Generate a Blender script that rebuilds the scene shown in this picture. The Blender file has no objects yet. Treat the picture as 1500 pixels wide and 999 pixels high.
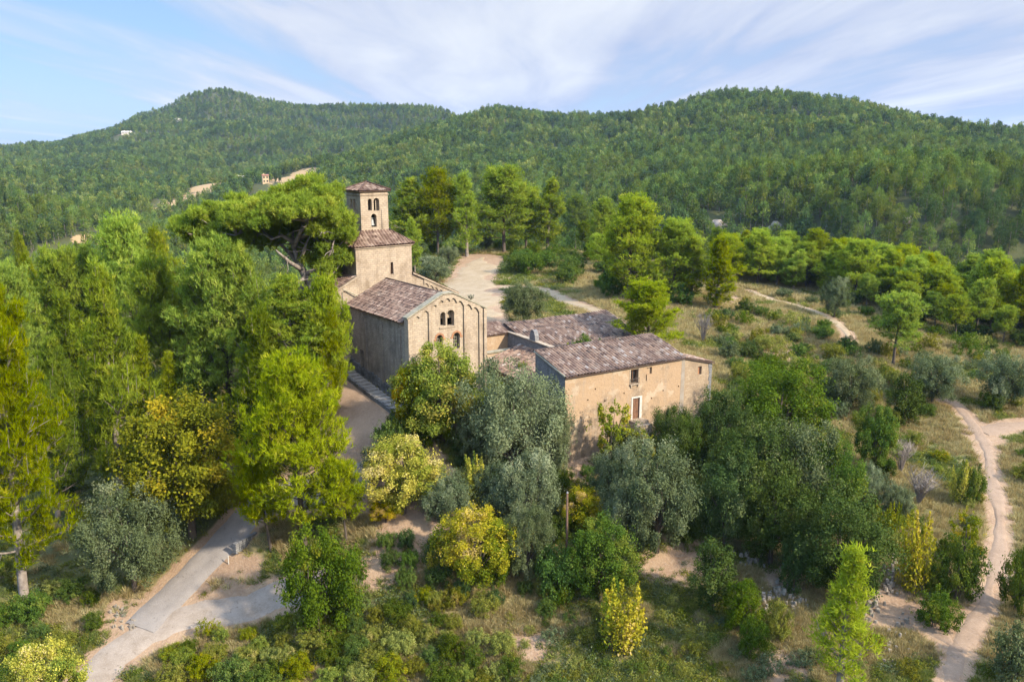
import bpy, bmesh, math, random
import numpy as np
from mathutils import Vector, Matrix

SC = bpy.context.scene
COL = SC.collection
rng = np.random.default_rng(11)
random.seed(11)
R = math.radians

# ------------------------------------------------------------------ camera model (pixels of the 1500x999 photograph)
F = 1250.0
PITCH = math.atan(289.5 / F)
CZ = 24.0
cp, sp = math.cos(PITCH), math.sin(PITCH)


def ray(u, v):
    cx = (u - 750) / F
    cu = -(v - 499.5) / F
    return np.array([cx, cp + cu * sp, -sp + cu * cp])


def at_depth(u, v, Y):
    r = ray(u, v)
    return np.array([0, 0, CZ]) + r * (Y / r[1])


def at_height(u, v, z):
    r = ray(u, v)
    return np.array([0, 0, CZ]) + r * ((z - CZ) / r[2])


def proj(x, y, z):
    z = z - CZ
    f = y * cp - z * sp
    up = y * sp + z * cp
    return 750 + F * x / f, 499.5 - F * up / f, f


cam_d = bpy.data.cameras.new('camera')
cam_d.lens = 30.0
cam_d.sensor_width = 36.0
cam_d.clip_start = 0.5
cam_d.clip_end = 20000
cam = bpy.data.objects.new('camera', cam_d)
cam.location = (0, 0, CZ)
cam.rotation_euler = (math.pi / 2 - PITCH, 0, 0)
COL.objects.link(cam)
SC.camera = cam

# ------------------------------------------------------------------ frames of the two building groups
C0 = at_height(600, 600, 0.0)
_a = R(53.13)
CH1 = np.array([math.sin(_a), math.cos(_a), 0])
CH2 = np.array([-math.cos(_a), math.sin(_a), 0])
F0 = at_depth(828, 551, 72.0)
F0[2] = 0
_b = R(59.0)
FA1 = np.array([math.sin(_b), math.cos(_b), 0])
FA2 = np.array([-math.cos(_b), math.sin(_b), 0])


def chp(s, t, z=0):
    return C0 + CH1 * s + CH2 * t + np.array([0, 0, z])


def fap(s, t, z=0):
    return F0 + FA1 * s + FA2 * t + np.array([0, 0, z])


# ------------------------------------------------------------------ terrain
class TPS:
    def __init__(self, pts, scale, smooth=1e-4):
        p = np.array(pts, float)
        self.s = scale
        self.x = p[:, :2] / scale
        n = len(p)
        K = self.k(self.x[:, None, :], self.x[None, :, :]) + smooth * np.eye(n)
        Pm = np.hstack([np.ones((n, 1)), self.x])
        A = np.zeros((n + 3, n + 3))
        A[:n, :n] = K
        A[:n, n:] = Pm
        A[n:, :n] = Pm.T
        b = np.zeros(n + 3)
        b[:n] = p[:, 2]
        self.w = np.linalg.solve(A, b)

    @staticmethod
    def k(a, b):
        r2 = ((a - b) ** 2).sum(-1)
        return 0.5 * r2 * np.log(r2 + 1e-12)

    def __call__(self, x, y):
        x = np.asarray(x, float)
        sh = x.shape
        q = np.stack([x.ravel(), np.asarray(y, float).ravel()], -1) / self.s
        out = np.empty(len(q))
        n = len(self.x)
        for i in range(0, len(q), 20000):
            c = q[i:i + 20000]
            out[i:i + 20000] = self.k(c[:, None, :], self.x[None]) @ self.w[:n] + self.w[n] + c @ self.w[n + 1:]
        return out.reshape(sh)


near = []
for u, v, z in [
    (1000, 480, .2), (900, 425, .9), (1100, 430, .6), (1250, 490, -1.2), (1200, 435, -.4), (1400, 460, -2.2), (1490, 490, -3),
    (1350, 540, -3.2), (1250, 560, -3.4), (1120, 540, -2.2), (1080, 500, -.7), (1450, 620, -5), (1300, 650, -6), (1460, 800, -8), (1400, 980, -10.5),
    (1200, 830, -8.6), (1010, 830, -8.6), (1100, 740, -6.8), (850, 700, -4.7), (700, 640, -2.4), (620, 645, -1.4), (600, 760, -5.6),
    (540, 790, -6.6), (800, 880, -9.6), (600, 999, -12), (900, 999, -11.6), (1200, 999, -11.2), (300, 999, -12.6), (150, 985, -12.6),
    (190, 920, -11.5), (290, 830, -9.6), (370, 760, -7.2), (420, 880, -10.2), (450, 720, -5.6), (545, 640, -1.3), (530, 690, -3.8), (545, 600, .1),
    (50, 870, -10.8), (0, 800, -10), (150, 700, -8.2), (0, 620, -8), (300, 650, -5), (200, 560, -5.6), (330, 520, -1.8), (400, 500, .2),
    (440, 470, 1.0), (120, 470, -7), (250, 430, -3.4), (0, 450, -11), (730, 460, .2), (690, 400, .6), (700, 368, 1.6), (600, 375, 1.0), (850, 385, 1.2), (800, 440, .4)]:
    p = at_height(u, v, z)
    near.append(tuple(p))
for t in (0, 3, 6, 9, 11.5):
    near.append(tuple(chp(-1.2, t, .15 * t)))
for s, t, z in ((4, -1.5, -.3), (9, -1, -.3), (9.5, 6, .2), (13.5, 14, .6), (4, 22, 1.3), (-5, 14, 1.9)):
    near.append(tuple(chp(s, t, z)))
for s, t, z in ((-.5, -.6, -4.2), (7, -.8, -3.9), (14, -.8, -3.3), (18.5, 0, -2.4), (-1.0, 5, -2.6), (8, 6, -.2), (14, 8, 0), (6, 14, .1), (14, 13, .2), (20, 14, .2), (21, 22, .4), (6, 23, .2), (19, 6, -1.2)):
    near.append(tuple(fap(s, t, z)))
near += [(0, 195, .5), (0, 225, -7), (0, 262, -20), (40, 172, -.8), (42, 205, -9), (80, 160, -3.6), (82, 195, -13), (120, 150, -6), (122, 190, -18),
         (170, 160, -16), (0, 320, -36), (100, 300, -41), (150, 250, -38), (-100, 300, -41), (-45, 125, -5), (-60, 150, -13), (-95, 175, -25), (-130, 140, -26),
         (-150, 220, -34), (-200, 300, -40), (-100, 90, -18), (-40, 190, -12), (-40, 240, -26), (0, 28, -16.5), (-32, 30, -17.5), (32, 30, -15.5), (0, 0, -22), (-60, 0, -24), (60, 0, -20), (75, 60, -11), (95, 95, -8.5),
         (-65, 60, -15), (-90, 50, -20), (200, 100, -24), (220, 220, -38), (130, 60, -15), (0, -80, -30), (-150, 0, -34), (150, -20, -28)]
T_near = TPS(near, 100.0, 2e-4)

far = []
for u, v, Y in [
    # nearer hill: foot, flank, crest
    (1000, 350, 340), (1200, 398, 300), (1490, 410, 270), (1700, 420, 260), (850, 335, 400), (700, 320, 500), (1000, 262, 540), (1250, 282, 450), (1490, 300, 400), (1700, 320, 400),
    (760, 250, 720), (880, 215, 820), (1060, 205, 720), (1250, 225, 640), (1490, 238, 540), (1700, 260, 540),
    (700, 205, 950), (780, 180, 1050), (860, 180, 1080), (960, 174, 1040), (1000, 158, 960), (1060, 141, 930), (1120, 164, 950), (1180, 177, 960), (1240, 164, 980), (1300, 174, 930), (1360, 183, 880), (1420, 194, 820), (1500, 206, 760), (1620, 214, 740), (1800, 190, 800),
    (620, 245, 800), (560, 275, 650), (690, 182, 1020), (640, 204, 940), (600, 228, 860), (650, 195, 1260), (608, 212, 1180),
    # farther hill with the summit
    (200, 345, 560), (20, 345, 520), (350, 330, 600), (480, 325, 600), (300, 265, 900), (390, 270, 930), (120, 268, 880), (0, 262, 850), (-200, 280, 800), (480, 250, 1000), (570, 228, 1180), (610, 205, 1300), (520, 195, 1500), (400, 205, 1350), (300, 210, 1300), (200, 225, 1250),
    (325, 141, 1700), (285, 155, 1650), (380, 154, 1700), (430, 164, 1680), (500, 163, 1650), (600, 168, 1600), (660, 173, 1560), (230, 187, 1560), (180, 197, 1500), (100, 212, 1500), (60, 221, 1500), (0, 222, 1700), (-150, 228, 1700), (-400, 235, 1600),
    ]:
    far.append(tuple(at_depth(u, v, Y)))
for u, v, Y in list([(60, 221, 1500), (100, 212, 1500), (180, 197, 1500), (230, 187, 1560), (325, 141, 1700), (430, 164, 1680), (600, 168, 1600), (660, 173, 1560), (860, 180, 1080), (960, 174, 1040), (1060, 141, 930), (1180, 177, 960), (1300, 174, 930), (1420, 194, 820), (1500, 206, 760), (1620, 214, 740), (1800, 190, 800)]):
    far.append(tuple(at_depth(u, v + 45, Y * 1.28)))
far += [(-140, 420, -35), (-190, 430, -24), (-225, 440, -17), (-280, 430, -12), (-160, 520, -38), (-110, 440, -38),
        (0, 320, -36), (100, 300, -41), (-100, 300, -41), (-200, 300, -40), (170, 250, -40), (250, 230, -40), (-300, 250, -42), (0, 450, -42), (0, 250, -18), (-60, 250, -28), (100, 230, -26)]
far += [(u * 1.0, 2600., -60) for u in (-2600, -1600, -800, 0, 800, 1600, 2600)] + [(-1900, 1200, -40), (-1300, 700, -30), (1700, 1300, 20), (1100, 600, 60), (1500, 300, 0), (-1400, 0, -40), (1400, -100, -30)]
T_far = TPS(far, 500.0, 3e-5)


def sstep(a, b, x):
    t = np.clip((x - a) / (b - a), 0, 1)
    return t * t * (3 - 2 * t)


_ph = rng.uniform(0, 6.28, (12, 2))
_kd = rng.normal(0, 1, (12, 2))


def bumps(x, y, wl):
    h = 0
    for i in range(12):
        k = _kd[i] * (2 * math.pi / wl)
        h = h + np.sin(x * k[0] + y * k[1] + _ph[i, 0])
    return h / 12


def zfun(x, y):
    x = np.asarray(x, float)
    y = np.asarray(y, float)
    r = np.hypot(x, y)
    w = sstep(210, 330, r)
    zf = T_far(x, y)
    zn = T_near(x, y)
    zn = np.where(r > 400, 0, zn)
    out = zn * (1 - w) + zf * w
    w2 = sstep(300, 700, r)
    out = out + w2 * (15 * bumps(x, y, 330) + 12 * bumps(y, x, 110))
    e = sstep(1900, 2600, r)
    out = out * (1 - e) - 60 * e
    return out


_ty = np.concatenate([np.arange(25, 260, .35), np.arange(260, 2200, 4)])


def hit(u, v):
    r = ray(u, v)
    t = _ty / r[1]
    x = r[0] * t
    z = CZ + r[2] * t
    g = zfun(x, _ty)
    b = np.nonzero(z < g)[0]
    i = b[0] if len(b) else len(_ty) - 1
    return np.array([x[i], _ty[i], g[i]])


# ------------------------------------------------------------------ mesh helpers
def tag(o, label=None, cat=None, group=None, kind=None):
    if label: o['label'] = label
    if cat: o['category'] = cat
    if group: o['group'] = group
    if kind: o['kind'] = kind
    return o


def empty(name, loc=(0, 0, 0), rz=0.0):
    o = bpy.data.objects.new(name, None)
    o.location = loc
    o.rotation_euler = (0, 0, rz)
    o.empty_display_size = .3
    COL.objects.link(o)
    return o


def np_mesh(name, verts, tris=None, quads=None, attrs=None, mats=(), mat_idx=None, smooth=False):
    me = bpy.data.meshes.new(name)
    verts = np.asarray(verts, np.float32)
    me.vertices.add(len(verts))
    me.vertices.foreach_set('co', verts.ravel())
    loops, starts, n0 = [], [], 0
    for arr, k in ((tris, 3), (quads, 4)):
        if arr is not None and len(arr):
            arr = np.asarray(arr, np.int32)
            loops.append(arr.ravel())
            starts.append(n0 + np.arange(len(arr)) * k)
            n0 += arr.size
    if loops:
        loops = np.concatenate(loops)
        starts = np.concatenate(starts).astype(np.int32)
        me.loops.add(len(loops))
        me.loops.foreach_set('vertex_index', loops)
        me.polygons.add(len(starts))
        me.polygons.foreach_set('loop_start', starts)
        if mat_idx is not None:
            me.polygons.foreach_set('material_index', np.asarray(mat_idx, np.int32))
        me.polygons.foreach_set('use_smooth', np.full(len(starts), smooth))
    for k, a in (attrs or {}).items():
        at = me.attributes.new(k, 'FLOAT', 'POINT')
        at.data.foreach_set('value', np.asarray(a, np.float32))
    for m in mats:
        me.materials.append(m)
    me.update(calc_edges=True)
    return me


def link(name, me, parent=None):
    o = bpy.data.objects.new(name, me)
    COL.objects.link(o)
    if parent is not None:
        o.parent = parent
    return o


class MB:
    def __init__(self):
        self.v, self.f = [], []

    def poly(self, pts):
        n = len(self.v)
        self.v += [tuple(p) for p in pts]
        self.f.append(tuple(range(n, n + len(pts))))

    def box(self, x0, x1, y0, y1, z0, z1):
        n = len(self.v)
        self.v += [(x, y, z) for z in (z0, z1) for y in (y0, y1) for x in (x0, x1)]
        self.f += [tuple(n + i for i in q) for q in ((0, 2, 3, 1), (4, 5, 7, 6), (0, 1, 5, 4), (2, 6, 7, 3), (0, 4, 6, 2), (1, 3, 7, 5))]

    def prism(self, bottom, top):
        n, k = len(self.v), len(bottom)
        self.v += [tuple(p) for p in bottom] + [tuple(p) for p in top]
        self.f.append(tuple(n + i for i in reversed(range(k))))
        self.f.append(tuple(n + k + i for i in range(k)))
        for i in range(k):
            j = (i + 1) % k
            self.f.append((n + i, n + j, n + k + j, n + k + i))

    def tube(self, pts, radii, n=6, cap=True):
        base = len(self.v)
        pts = [Vector(p) for p in pts]
        for i, p in enumerate(pts):
            d = (pts[min(i + 1, len(pts) - 1)] - pts[max(i - 1, 0)]).normalized()
            a = d.cross(Vector((0.31, 0.2, .93)) if abs(d.z) < .8 else Vector((1, .1, 0))).normalized()
            b = d.cross(a)
            for k in range(n):
                t = 2 * math.pi * k / n
                self.v.append(tuple(p + (a * math.cos(t) + b * math.sin(t)) * radii[i]))
        for i in range(len(pts) - 1):
            for k in range(n):
                k2 = (k + 1) % n
                self.f.append((base + i * n + k, base + i * n + k2, base + (i + 1) * n + k2, base + (i + 1) * n + k))
        if cap:
            self.f.append(tuple(base + (len(pts) - 1) * n + k for k in range(n)))

    def mesh(self, name, mat, smooth=False):
        me = bpy.data.meshes.new(name)
        me.from_pydata(self.v, [], self.f)
        if mat: me.materials.append(mat)
        if smooth: me.polygons.foreach_set('use_smooth', np.full(len(self.f), True))
        me.update()
        return me

    def build(self, name, mat, parent=None, smooth=False):
        return link(name, self.mesh(name, mat, smooth), parent)


def arch(x0, x1, z0, z1, n=8):
    """outline of a round-headed opening"""
    r = (x1 - x0) / 2
    c = (x0 + x1) / 2
    return [(x0, z0), (x1, z0)] + [(c + r * math.cos(math.pi * k / n), z1 - r + r * math.sin(math.pi * k / n)) for k in range(n + 1)]


def rect(x0, x1, z0, z1):
    return [(x0, z0), (x1, z0), (x1, z1), (x0, z1)]


def holed_wall(name, outer, holes, fn, inward, depth, mat, parent, back=None):
    """flat wall outline with real openings and their reveals; fn maps (a, z) to local 3-D"""
    bm = bmesh.new()
    edges = []
    inward = Vector(inward)

    def loop(pts):
        vs = [bm.verts.new(fn(*p)) for p in pts]
        es = [bm.edges.new((vs[i], vs[(i + 1) % len(vs)])) for i in range(len(vs))]
        edges.extend(es)
        return vs
    loop(outer)
    hl = [loop(h) for h in holes]
    bmesh.ops.triangle_fill(bm, use_beauty=True, use_dissolve=False, edges=edges)
    for vs in hl:
        ws = [bm.verts.new(v.co + inward * depth) for v in vs]
        for i in range(len(vs)):
            j = (i + 1) % len(vs)
            bm.faces.new((vs[i], vs[j], ws[j], ws[i]))
    bm.normal_update()
    bmesh.ops.recalc_face_normals(bm, faces=bm.faces)
    me = bpy.data.meshes.new(name)
    bm.to_mesh(me)
    bm.free()
    me.materials.append(mat)
    return link(name, me, parent)


# ------------------------------------------------------------------ materials
class NT:
    def __init__(self, nt):
        self.nt = nt

    def n(self, typ, inp=None, **kw):
        nd = self.nt.nodes.new(typ)
        for k, v in kw.items():
            setattr(nd, k, v)
        for k, v in (inp or {}).items():
            s = nd.inputs[k]
            if isinstance(v, bpy.types.NodeSocket):
                self.nt.links.new(v, s)
            else:
                s.default_value = v
        return nd

    def ln(self, a, b):
        self.nt.links.new(a, b)

    def math(self, op, a, b=0.5, clamp=False):
        nd = self.n('ShaderNodeMath', {0: a, 1: b}, operation=op, use_clamp=clamp)
        return nd.outputs[0]

    def mix(self, f, a, b, blend='MIX'):
        nd = self.n('ShaderNodeMix', data_type='RGBA', blend_type=blend)
        for s, v in ((nd.inputs[0], f), (nd.inputs[6], a), (nd.inputs[7], b)):
            if isinstance(v, bpy.types.NodeSocket):
                self.ln(v, s)
            elif s.type == 'RGBA' and len(v) == 3:
                s.default_value = (*v, 1)
            else:
                s.default_value = v
        return nd.outputs[2]

    def noise(self, vec, scale, detail=3, rough=.55, out=0):
        return self.n('ShaderNodeTexNoise', {'Vector': vec, 'Scale': scale, 'Detail': detail, 'Roughness': rough}).outputs[out]

    def ramp(self, f, stops, interp='LINEAR'):
        nd = self.n('ShaderNodeValToRGB', {0: f})
        cr = nd.color_ramp
        cr.interpolation = interp
        while len(cr.elements) < len(stops):
            cr.elements.new(.5)
        for e, (p, c) in zip(cr.elements, stops):
            e.position = p
            e.color = (*c, 1) if len(c) == 3 else c
        return nd.outputs[0]

    def maprange(self, v, a, b, c=0., d=1.):
        return self.n('ShaderNodeMapRange', {0: v, 1: a, 2: b, 3: c, 4: d}).outputs[0]


def new_mat(name):
    m = bpy.data.materials.new(name)
    m.use_nodes = True
    m.node_tree.nodes.clear()
    T = NT(m.node_tree)
    out = T.n('ShaderNodeOutputMaterial')
    return m, T, out


def surf(T, out, col, rough=.9, bump=None, bs=.4, bd=.03, spec=.2):
    col = T.mix(1.0, col if isinstance(col, bpy.types.NodeSocket) else (*col, 1), (.87, .87, .87, 1), 'MULTIPLY')
    inp = {'Base Color': col if isinstance(col, bpy.types.NodeSocket) else (*col, 1), 'Roughness': rough, 'Specular IOR Level': spec}
    if bump is not None:
        b = T.n('ShaderNodeBump', {'Height': bump, 'Strength': bs, 'Distance': bd})
        inp['Normal'] = b.outputs[0]
    s = T.n('ShaderNodeBsdfPrincipled', inp)
    T.ln(s.outputs[0], out.inputs[0])


def leaf_mat(name, c0, c1, c2=None, trans=.32, vary=.35, tcol=(1.2, 1.22, .55)):
    """leaf colour from per-clump tint; c0..c1, an occasional c2; every tree a little different"""
    m, T, out = new_mat(name)
    t = T.n('ShaderNodeAttribute', attribute_name='tint').outputs['Fac']
    oi = T.n('ShaderNodeObjectInfo').outputs['Random']
    col = T.mix(t, c0, c1)
    if c2 is not None:
        col = T.mix(T.maprange(t, .8, .97), col, c2)
    hs = T.n('ShaderNodeHueSaturation', {'Hue': T.maprange(oi, 0, 1, .485, .515), 'Saturation': T.maprange(oi, 0, 1, 1.08, .9), 'Value': T.maprange(oi, 0, 1, 1 - vary / 2, 1 + vary / 2), 'Color': col})
    col = hs.outputs[0]
    d = T.n('ShaderNodeBsdfDiffuse', {'Color': col})
    tc = T.mix(1.0, col, (*tcol, 1), 'MULTIPLY')
    tr = T.n('ShaderNodeBsdfTranslucent', {'Color': tc})
    mx = T.n('ShaderNodeMixShader', {0: trans, 1: d.outputs[0], 2: tr.outputs[0]})
    T.ln(mx.outputs[0], out.inputs[0])
    return m


def stone_mat(name, base, dark, light, bw=.55, bh=.24, mortar=.6, weather=.5):
    m, T, out = new_mat(name)
    co = T.n('ShaderNodeTexCoord').outputs['Object']
    sx = T.n('ShaderNodeSeparateXYZ', {0: co})
    a = T.math('ADD', sx.outputs[0], sx.outputs[1])
    wob = T.noise(co, 1.3, 2)
    a2 = T.math('ADD', a, T.math('MULTIPLY', wob, .25))
    z2 = T.math('ADD', sx.outputs[2], T.math('MULTIPLY', wob, .12))
    vec = T.n('ShaderNodeCombineXYZ', {0: a2, 1: z2, 2: 0.0}).outputs[0]
    br = T.n('ShaderNodeTexBrick', {'Vector': vec, 'Color1': (0, 0, 0, 1), 'Color2': (1, 1, 1, 1), 'Mortar': (.5, .5, .5, 1), 'Scale': 1.0, 'Mortar Size': .018, 'Mortar Smooth': .35, 'Bias': 0.0, 'Brick Width': bw, 'Row Height': bh})
    per = T.n('ShaderNodeSeparateColor', {0: br.outputs[0]}).outputs[0]
    n1 = T.noise(co, .55, 4, .6)
    n2 = T.noise(co, 5.5, 3, .6)
    n4 = T.noise(T.n('ShaderNodeMapping', {'Vector': co, 'Scale': (1.5, 1.5, .3)}).outputs[0], .9, 5, .65)
    col = T.mix(T.maprange(per, 0, 1, 0, .85), base, light)
    col = T.mix(T.math('MULTIPLY', T.maprange(n4, .5, .7), weather), col, dark)
    col = T.mix(T.math('MULTIPLY', T.maprange(n1, .5, .72), weather), col, dark)
    col = T.mix(T.math('MULTIPLY', T.maprange(n2, .55, .75), .5), col, dark)
    col = T.mix(T.math('MULTIPLY', T.maprange(n2, .42, .25), .45), col, light)
    col = T.mix(T.math('MULTIPLY', br.outputs[1], mortar), col, dark)
    h = T.math('SUBTRACT', n2, br.outputs[1])
    surf(T, out, col, .92, h, .55, .04)
    return m


def plaster_mat(name):
    m, T, out = new_mat(name)
    co = T.n('ShaderNodeTexCoord').outputs['Object']
    sx = T.n('ShaderNodeSeparateXYZ', {0: co})
    a = T.math('ADD', sx.outputs[0], sx.outputs[1])
    vec = T.n('ShaderNodeCombineXYZ', {0: a, 1: sx.outputs[2], 2: 0.0}).outputs[0]
    v = T.n('ShaderNodeTexVoronoi', {'Vector': vec, 'Scale': 3.2, 'Randomness': 1.0}, feature='F1')
    n1 = T.noise(co, .4, 4, .62)
    n2 = T.noise(co, 7, 4, .65)
    rub = T.mix(T.n('ShaderNodeSeparateColor', {0: v.outputs['Color']}).outputs[0], (.33, .24, .155), (.17, .12, .078))
    low = T.maprange(sx.outputs[2], 1.5, -3.5, -.09, .12)
    col = T.mix(T.maprange(T.math('ADD', n1, low), .44, .56), (.345, .235, .14), rub)
    col = T.mix(T.math('MULTIPLY', T.maprange(n2, .5, .75), .5), col, (.18, .12, .075))
    col = T.mix(T.math('MULTIPLY', T.maprange(n2, .44, .25), .5), col, (.40, .29, .175))
    lime = T.noise(T.n('ShaderNodeMapping', {'Vector': co, 'Location': (7, 3, 1)}).outputs[0], .7, 5, .65)
    col = T.mix(T.math('MULTIPLY', T.maprange(lime, .55, .63), .6), col, (.42, .335, .235))
    col = T.mix(T.math('MULTIPLY', T.maprange(T.n('ShaderNodeTexVoronoi', {'Vector': vec, 'Scale': 1.3}).outputs[0], .07, .04), .7), col, (.09, .065, .045))
    streak = T.noise(T.n('ShaderNodeMapping', {'Vector': co, 'Scale': (1.6, 1.6, .18)}).outputs[0], 1.0, 3)
    col = T.mix(T.math('MULTIPLY', T.maprange(streak, .55, .75), .35), col, (.26, .215, .165))
    surf(T, out, col, .95, T.math('ADD', n2, v.outputs[0]), .5, .035)
    return m


def tile_mat(name, stops, lichen=(.42, .39, .33), lich=.5):
    m, T, out = new_mat(name)
    t = T.n('ShaderNodeAttribute', attribute_name='tint').outputs['Fac']
    co = T.n('ShaderNodeTexCoord').outputs['Object']
    col = T.ramp(t, stops)
    n = T.noise(co, 1.1, 5, .65)
    n2 = T.noise(co, 9, 2, .6)
    col = T.mix(T.math('MULTIPLY', T.maprange(n, .5, .7), lich), col, lichen)
    col = T.mix(T.math('MULTIPLY', T.maprange(n2, .55, .75), .5), col, (.07, .05, .04))
    surf(T, out, col, .9, n2, .3, .02)
    return m


def plain_mat(name, c, c2=None, scale=4., rough=.9, spec=.2):
    m, T, out = new_mat(name)
    co = T.n('ShaderNodeTexCoord').outputs['Object']
    n = T.noise(co, scale, 4, .6)
    col = T.mix(T.maprange(n, .35, .68), c, c2 or tuple(x * .7 for x in c))
    surf(T, out, col, rough, n, .3, .02, spec)
    return m


M = {}
M['stone'] = stone_mat('church stone', (.33, .262, .19), (.18, .13, .085), (.43, .335, .235), .44, .21, .5, .7)
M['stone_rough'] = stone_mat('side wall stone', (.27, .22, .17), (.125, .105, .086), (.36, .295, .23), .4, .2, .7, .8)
M['grey_stone'] = stone_mat('grey rubble stone', (.165, .16, .158), (.075, .074, .075), (.25, .24, .225), .35, .17, .7, .7)
M['coping'] = plain_mat('lichen coping', (.31, .27, .2), (.17, .16, .105), 3)
M['brick'] = plain_mat('red brick', (.36, .18, .09), (.24, .12, .07), 6)
M['plaster'] = plaster_mat('ochre plaster')
M['plaster_stone'] = stone_mat('ochre rubble masonry', (.30, .215, .135), (.2, .145, .1), (.38, .29, .19), .42, .22, .5, .5)
M['white'] = plain_mat('white limewash', (.50, .46, .40), (.38, .34, .28), 5)
M['joint'] = plain_mat('grey mortar joint', (.30, .265, .22), (.24, .19, .14), 1.2)
M['wood'] = plain_mat('brown door wood', (.22, .11, .06), (.12, .065, .04), 5)
M['pole'] = plain_mat('weathered pole', (.14, .08, .05), (.08, .05, .035), 2)
M['dark'] = plain_mat('dark void', (.02, .018, .016))
M['bronze'] = plain_mat('grey bell bronze', (.3, .3, .28), (.17, .18, .17), 6, .5, .5)
M['tile_church'] = tile_mat('brown roof tiles', [(0, (.05, .03, .025)), (.4, (.14, .09, .068)), (.8, (.225, .152, .115)), (1, (.38, .30, .24))], (.30, .25, .2), .4)
M['tile_tower'] = tile_mat('red roof tiles', [(0, (.075, .04, .028)), (.5, (.18, .115, .083)), (1, (.33, .24, .175))], (.3, .22, .15), .35)
M['tile_farm'] = tile_mat('lichened roof tiles', [(0, (.055, .038, .032)), (.35, (.15, .092, .066)), (.75, (.265, .175, .12)), (1, (.36, .31, .265))], (.29, .25, .20), .4)
M['bark'] = plain_mat('grey pine bark', (.24, .195, .15), (.12, .095, .075), 3)
M['bark_pale'] = plain_mat('pale dead pine wood', (.27, .225, .185), (.14, .11, .09), 3)
M['bark_dark'] = plain_mat('dark bark', (.12, .09, .065), (.06, .048, .038), 4)
M['twig'] = plain_mat('bare grey twigs', (.30, .25, .21), (.2, .16, .13), 4)

M['pine'] = leaf_mat('pine needles', (.12, .175, .013), (.275, .31, .021), (.34, .34, .04), .45)
M['pine_bright'] = leaf_mat('bright pine needles', (.155, .22, .012), (.325, .365, .02), (.38, .38, .04), .45)
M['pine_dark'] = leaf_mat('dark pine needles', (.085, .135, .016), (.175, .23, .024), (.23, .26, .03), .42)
M['pine_hill'] = leaf_mat('hillside pine needles', (.055, .10, .02), (.16, .21, .032), (.21, .235, .045), .33, .7)
M['hill_dark'] = leaf_mat('dark hillside needles', (.03, .06, .02), (.085, .13, .03), (.12, .145, .035), .26, .6)
M['hill_pale'] = leaf_mat('pale hillside needles', (.08, .12, .025), (.185, .225, .042), (.26, .26, .06), .34, .5)
M['oak'] = leaf_mat('holm oak leaves', (.034, .058, .014), (.075, .105, .024), (.12, .14, .045), .25, .25)
M['oak_green'] = leaf_mat('green oak leaves', (.045, .085, .010), (.095, .14, .014), (.15, .17, .02), .3, .25)
M['olive'] = leaf_mat('olive leaves', (.08, .10, .045), (.165, .19, .09), (.25, .265, .15), .22, .2, (1.1, 1.15, .8))
M['olive_dark'] = leaf_mat('dark olive leaves', (.065, .085, .034), (.125, .15, .068), (.19, .205, .11), .22, .2, (1.1, 1.15, .7))
M['yellow'] = leaf_mat('autumn yellow leaves', (.11, .155, .012), (.50, .40, .03), (.44, .34, .13), .36, .2, (1.2, 1.1, .6))
M['golden'] = leaf_mat('autumn golden leaves', (.18, .21, .02), (.54, .44, .075), (.50, .42, .17), .35, .2, (1.15, 1.05, .6))
M['yellowgreen'] = leaf_mat('turning leaves', (.105, .14, .012), (.235, .24, .018), (.36, .27, .03), .35, .2)
M['ochre'] = leaf_mat('olive ochre leaves', (.095, .11, .012), (.21, .20, .016), (.34, .27, .025), .32, .2)
M['shrub'] = leaf_mat('shrub leaves', (.045, .075, .012), (.10, .13, .016), (.16, .17, .03), .28, .45)
M['heath'] = leaf_mat('heath leaves', (.11, .125, .02), (.22, .21, .032), (.30, .24, .08), .28, .5)
M['drygrass'] = leaf_mat('dry grass blades', (.25, .20, .085), (.40, .32, .16), (.19, .20, .06), .3, .4, (1.1, 1.05, .7))
M['greengrass'] = leaf_mat('green grass blades', (.09, .115, .028), (.17, .19, .045), (.28, .25, .09), .35, .4)

# ------------------------------------------------------------------ foliage generators
def norm(a):
    return a / (np.linalg.norm(a, axis=-1, keepdims=True) + 1e-9)


def needles(centers, dirs, tints, k, length, width, spread, jit, g):
    """k thin triangles around every clump centre"""
    n = len(centers)
    c = np.repeat(centers, k, 0)
    d0 = np.repeat(dirs, k, 0)
    d = norm(d0 + spread * g.normal(0, 1, (n * k, 3)))
    L = length * g.uniform(.65, 1.2, (n * k, 1))
    base = c + jit * g.normal(0, 1, (n * k, 3))
    o = norm(d0 * .55 + np.array([0, 0, .6]) + .3 * g.normal(0, 1, (n * k, 3)))
    side = norm(np.cross(d, o)) * width * g.uniform(.7, 1.3, (n * k, 1)) / 2
    v = np.empty((n * k, 3, 3))
    v[:, 0] = base - side
    v[:, 1] = base + side
    v[:, 2] = base + d * L
    t = np.repeat(tints, k) + g.normal(0, .12, n * k)
    tri = np.arange(n * k * 3).reshape(-1, 3)
    return v.reshape(-1, 3), tri, np.clip(np.repeat(t, 3), 0, 1)


def leaves(pos, out, tints, size, aspect, bias, g, up=.35):
    n = len(pos)
    nrm = norm(out * bias + np.array([0, 0, up]) + .62 * g.normal(0, 1, (n, 3)))
    a = norm(np.cross(nrm, g.normal(0, 1, (n, 3))))
    b = np.cross(nrm, a)
    s = size * g.uniform(.6, 1.3, (n, 1))
    v = np.empty((n, 4, 3))
    v[:, 0] = pos - a * s / 2
    v[:, 1] = pos + b * s * aspect / 2 + a * s * .08
    v[:, 2] = pos + a * s / 2
    v[:, 3] = pos - b * s * aspect / 2 + a * s * .08
    q = np.arange(n * 4).reshape(-1, 4)
    return v.reshape(-1, 3), q, np.clip(np.repeat(tints + g.normal(0, .12, n), 4), 0, 1)


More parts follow.
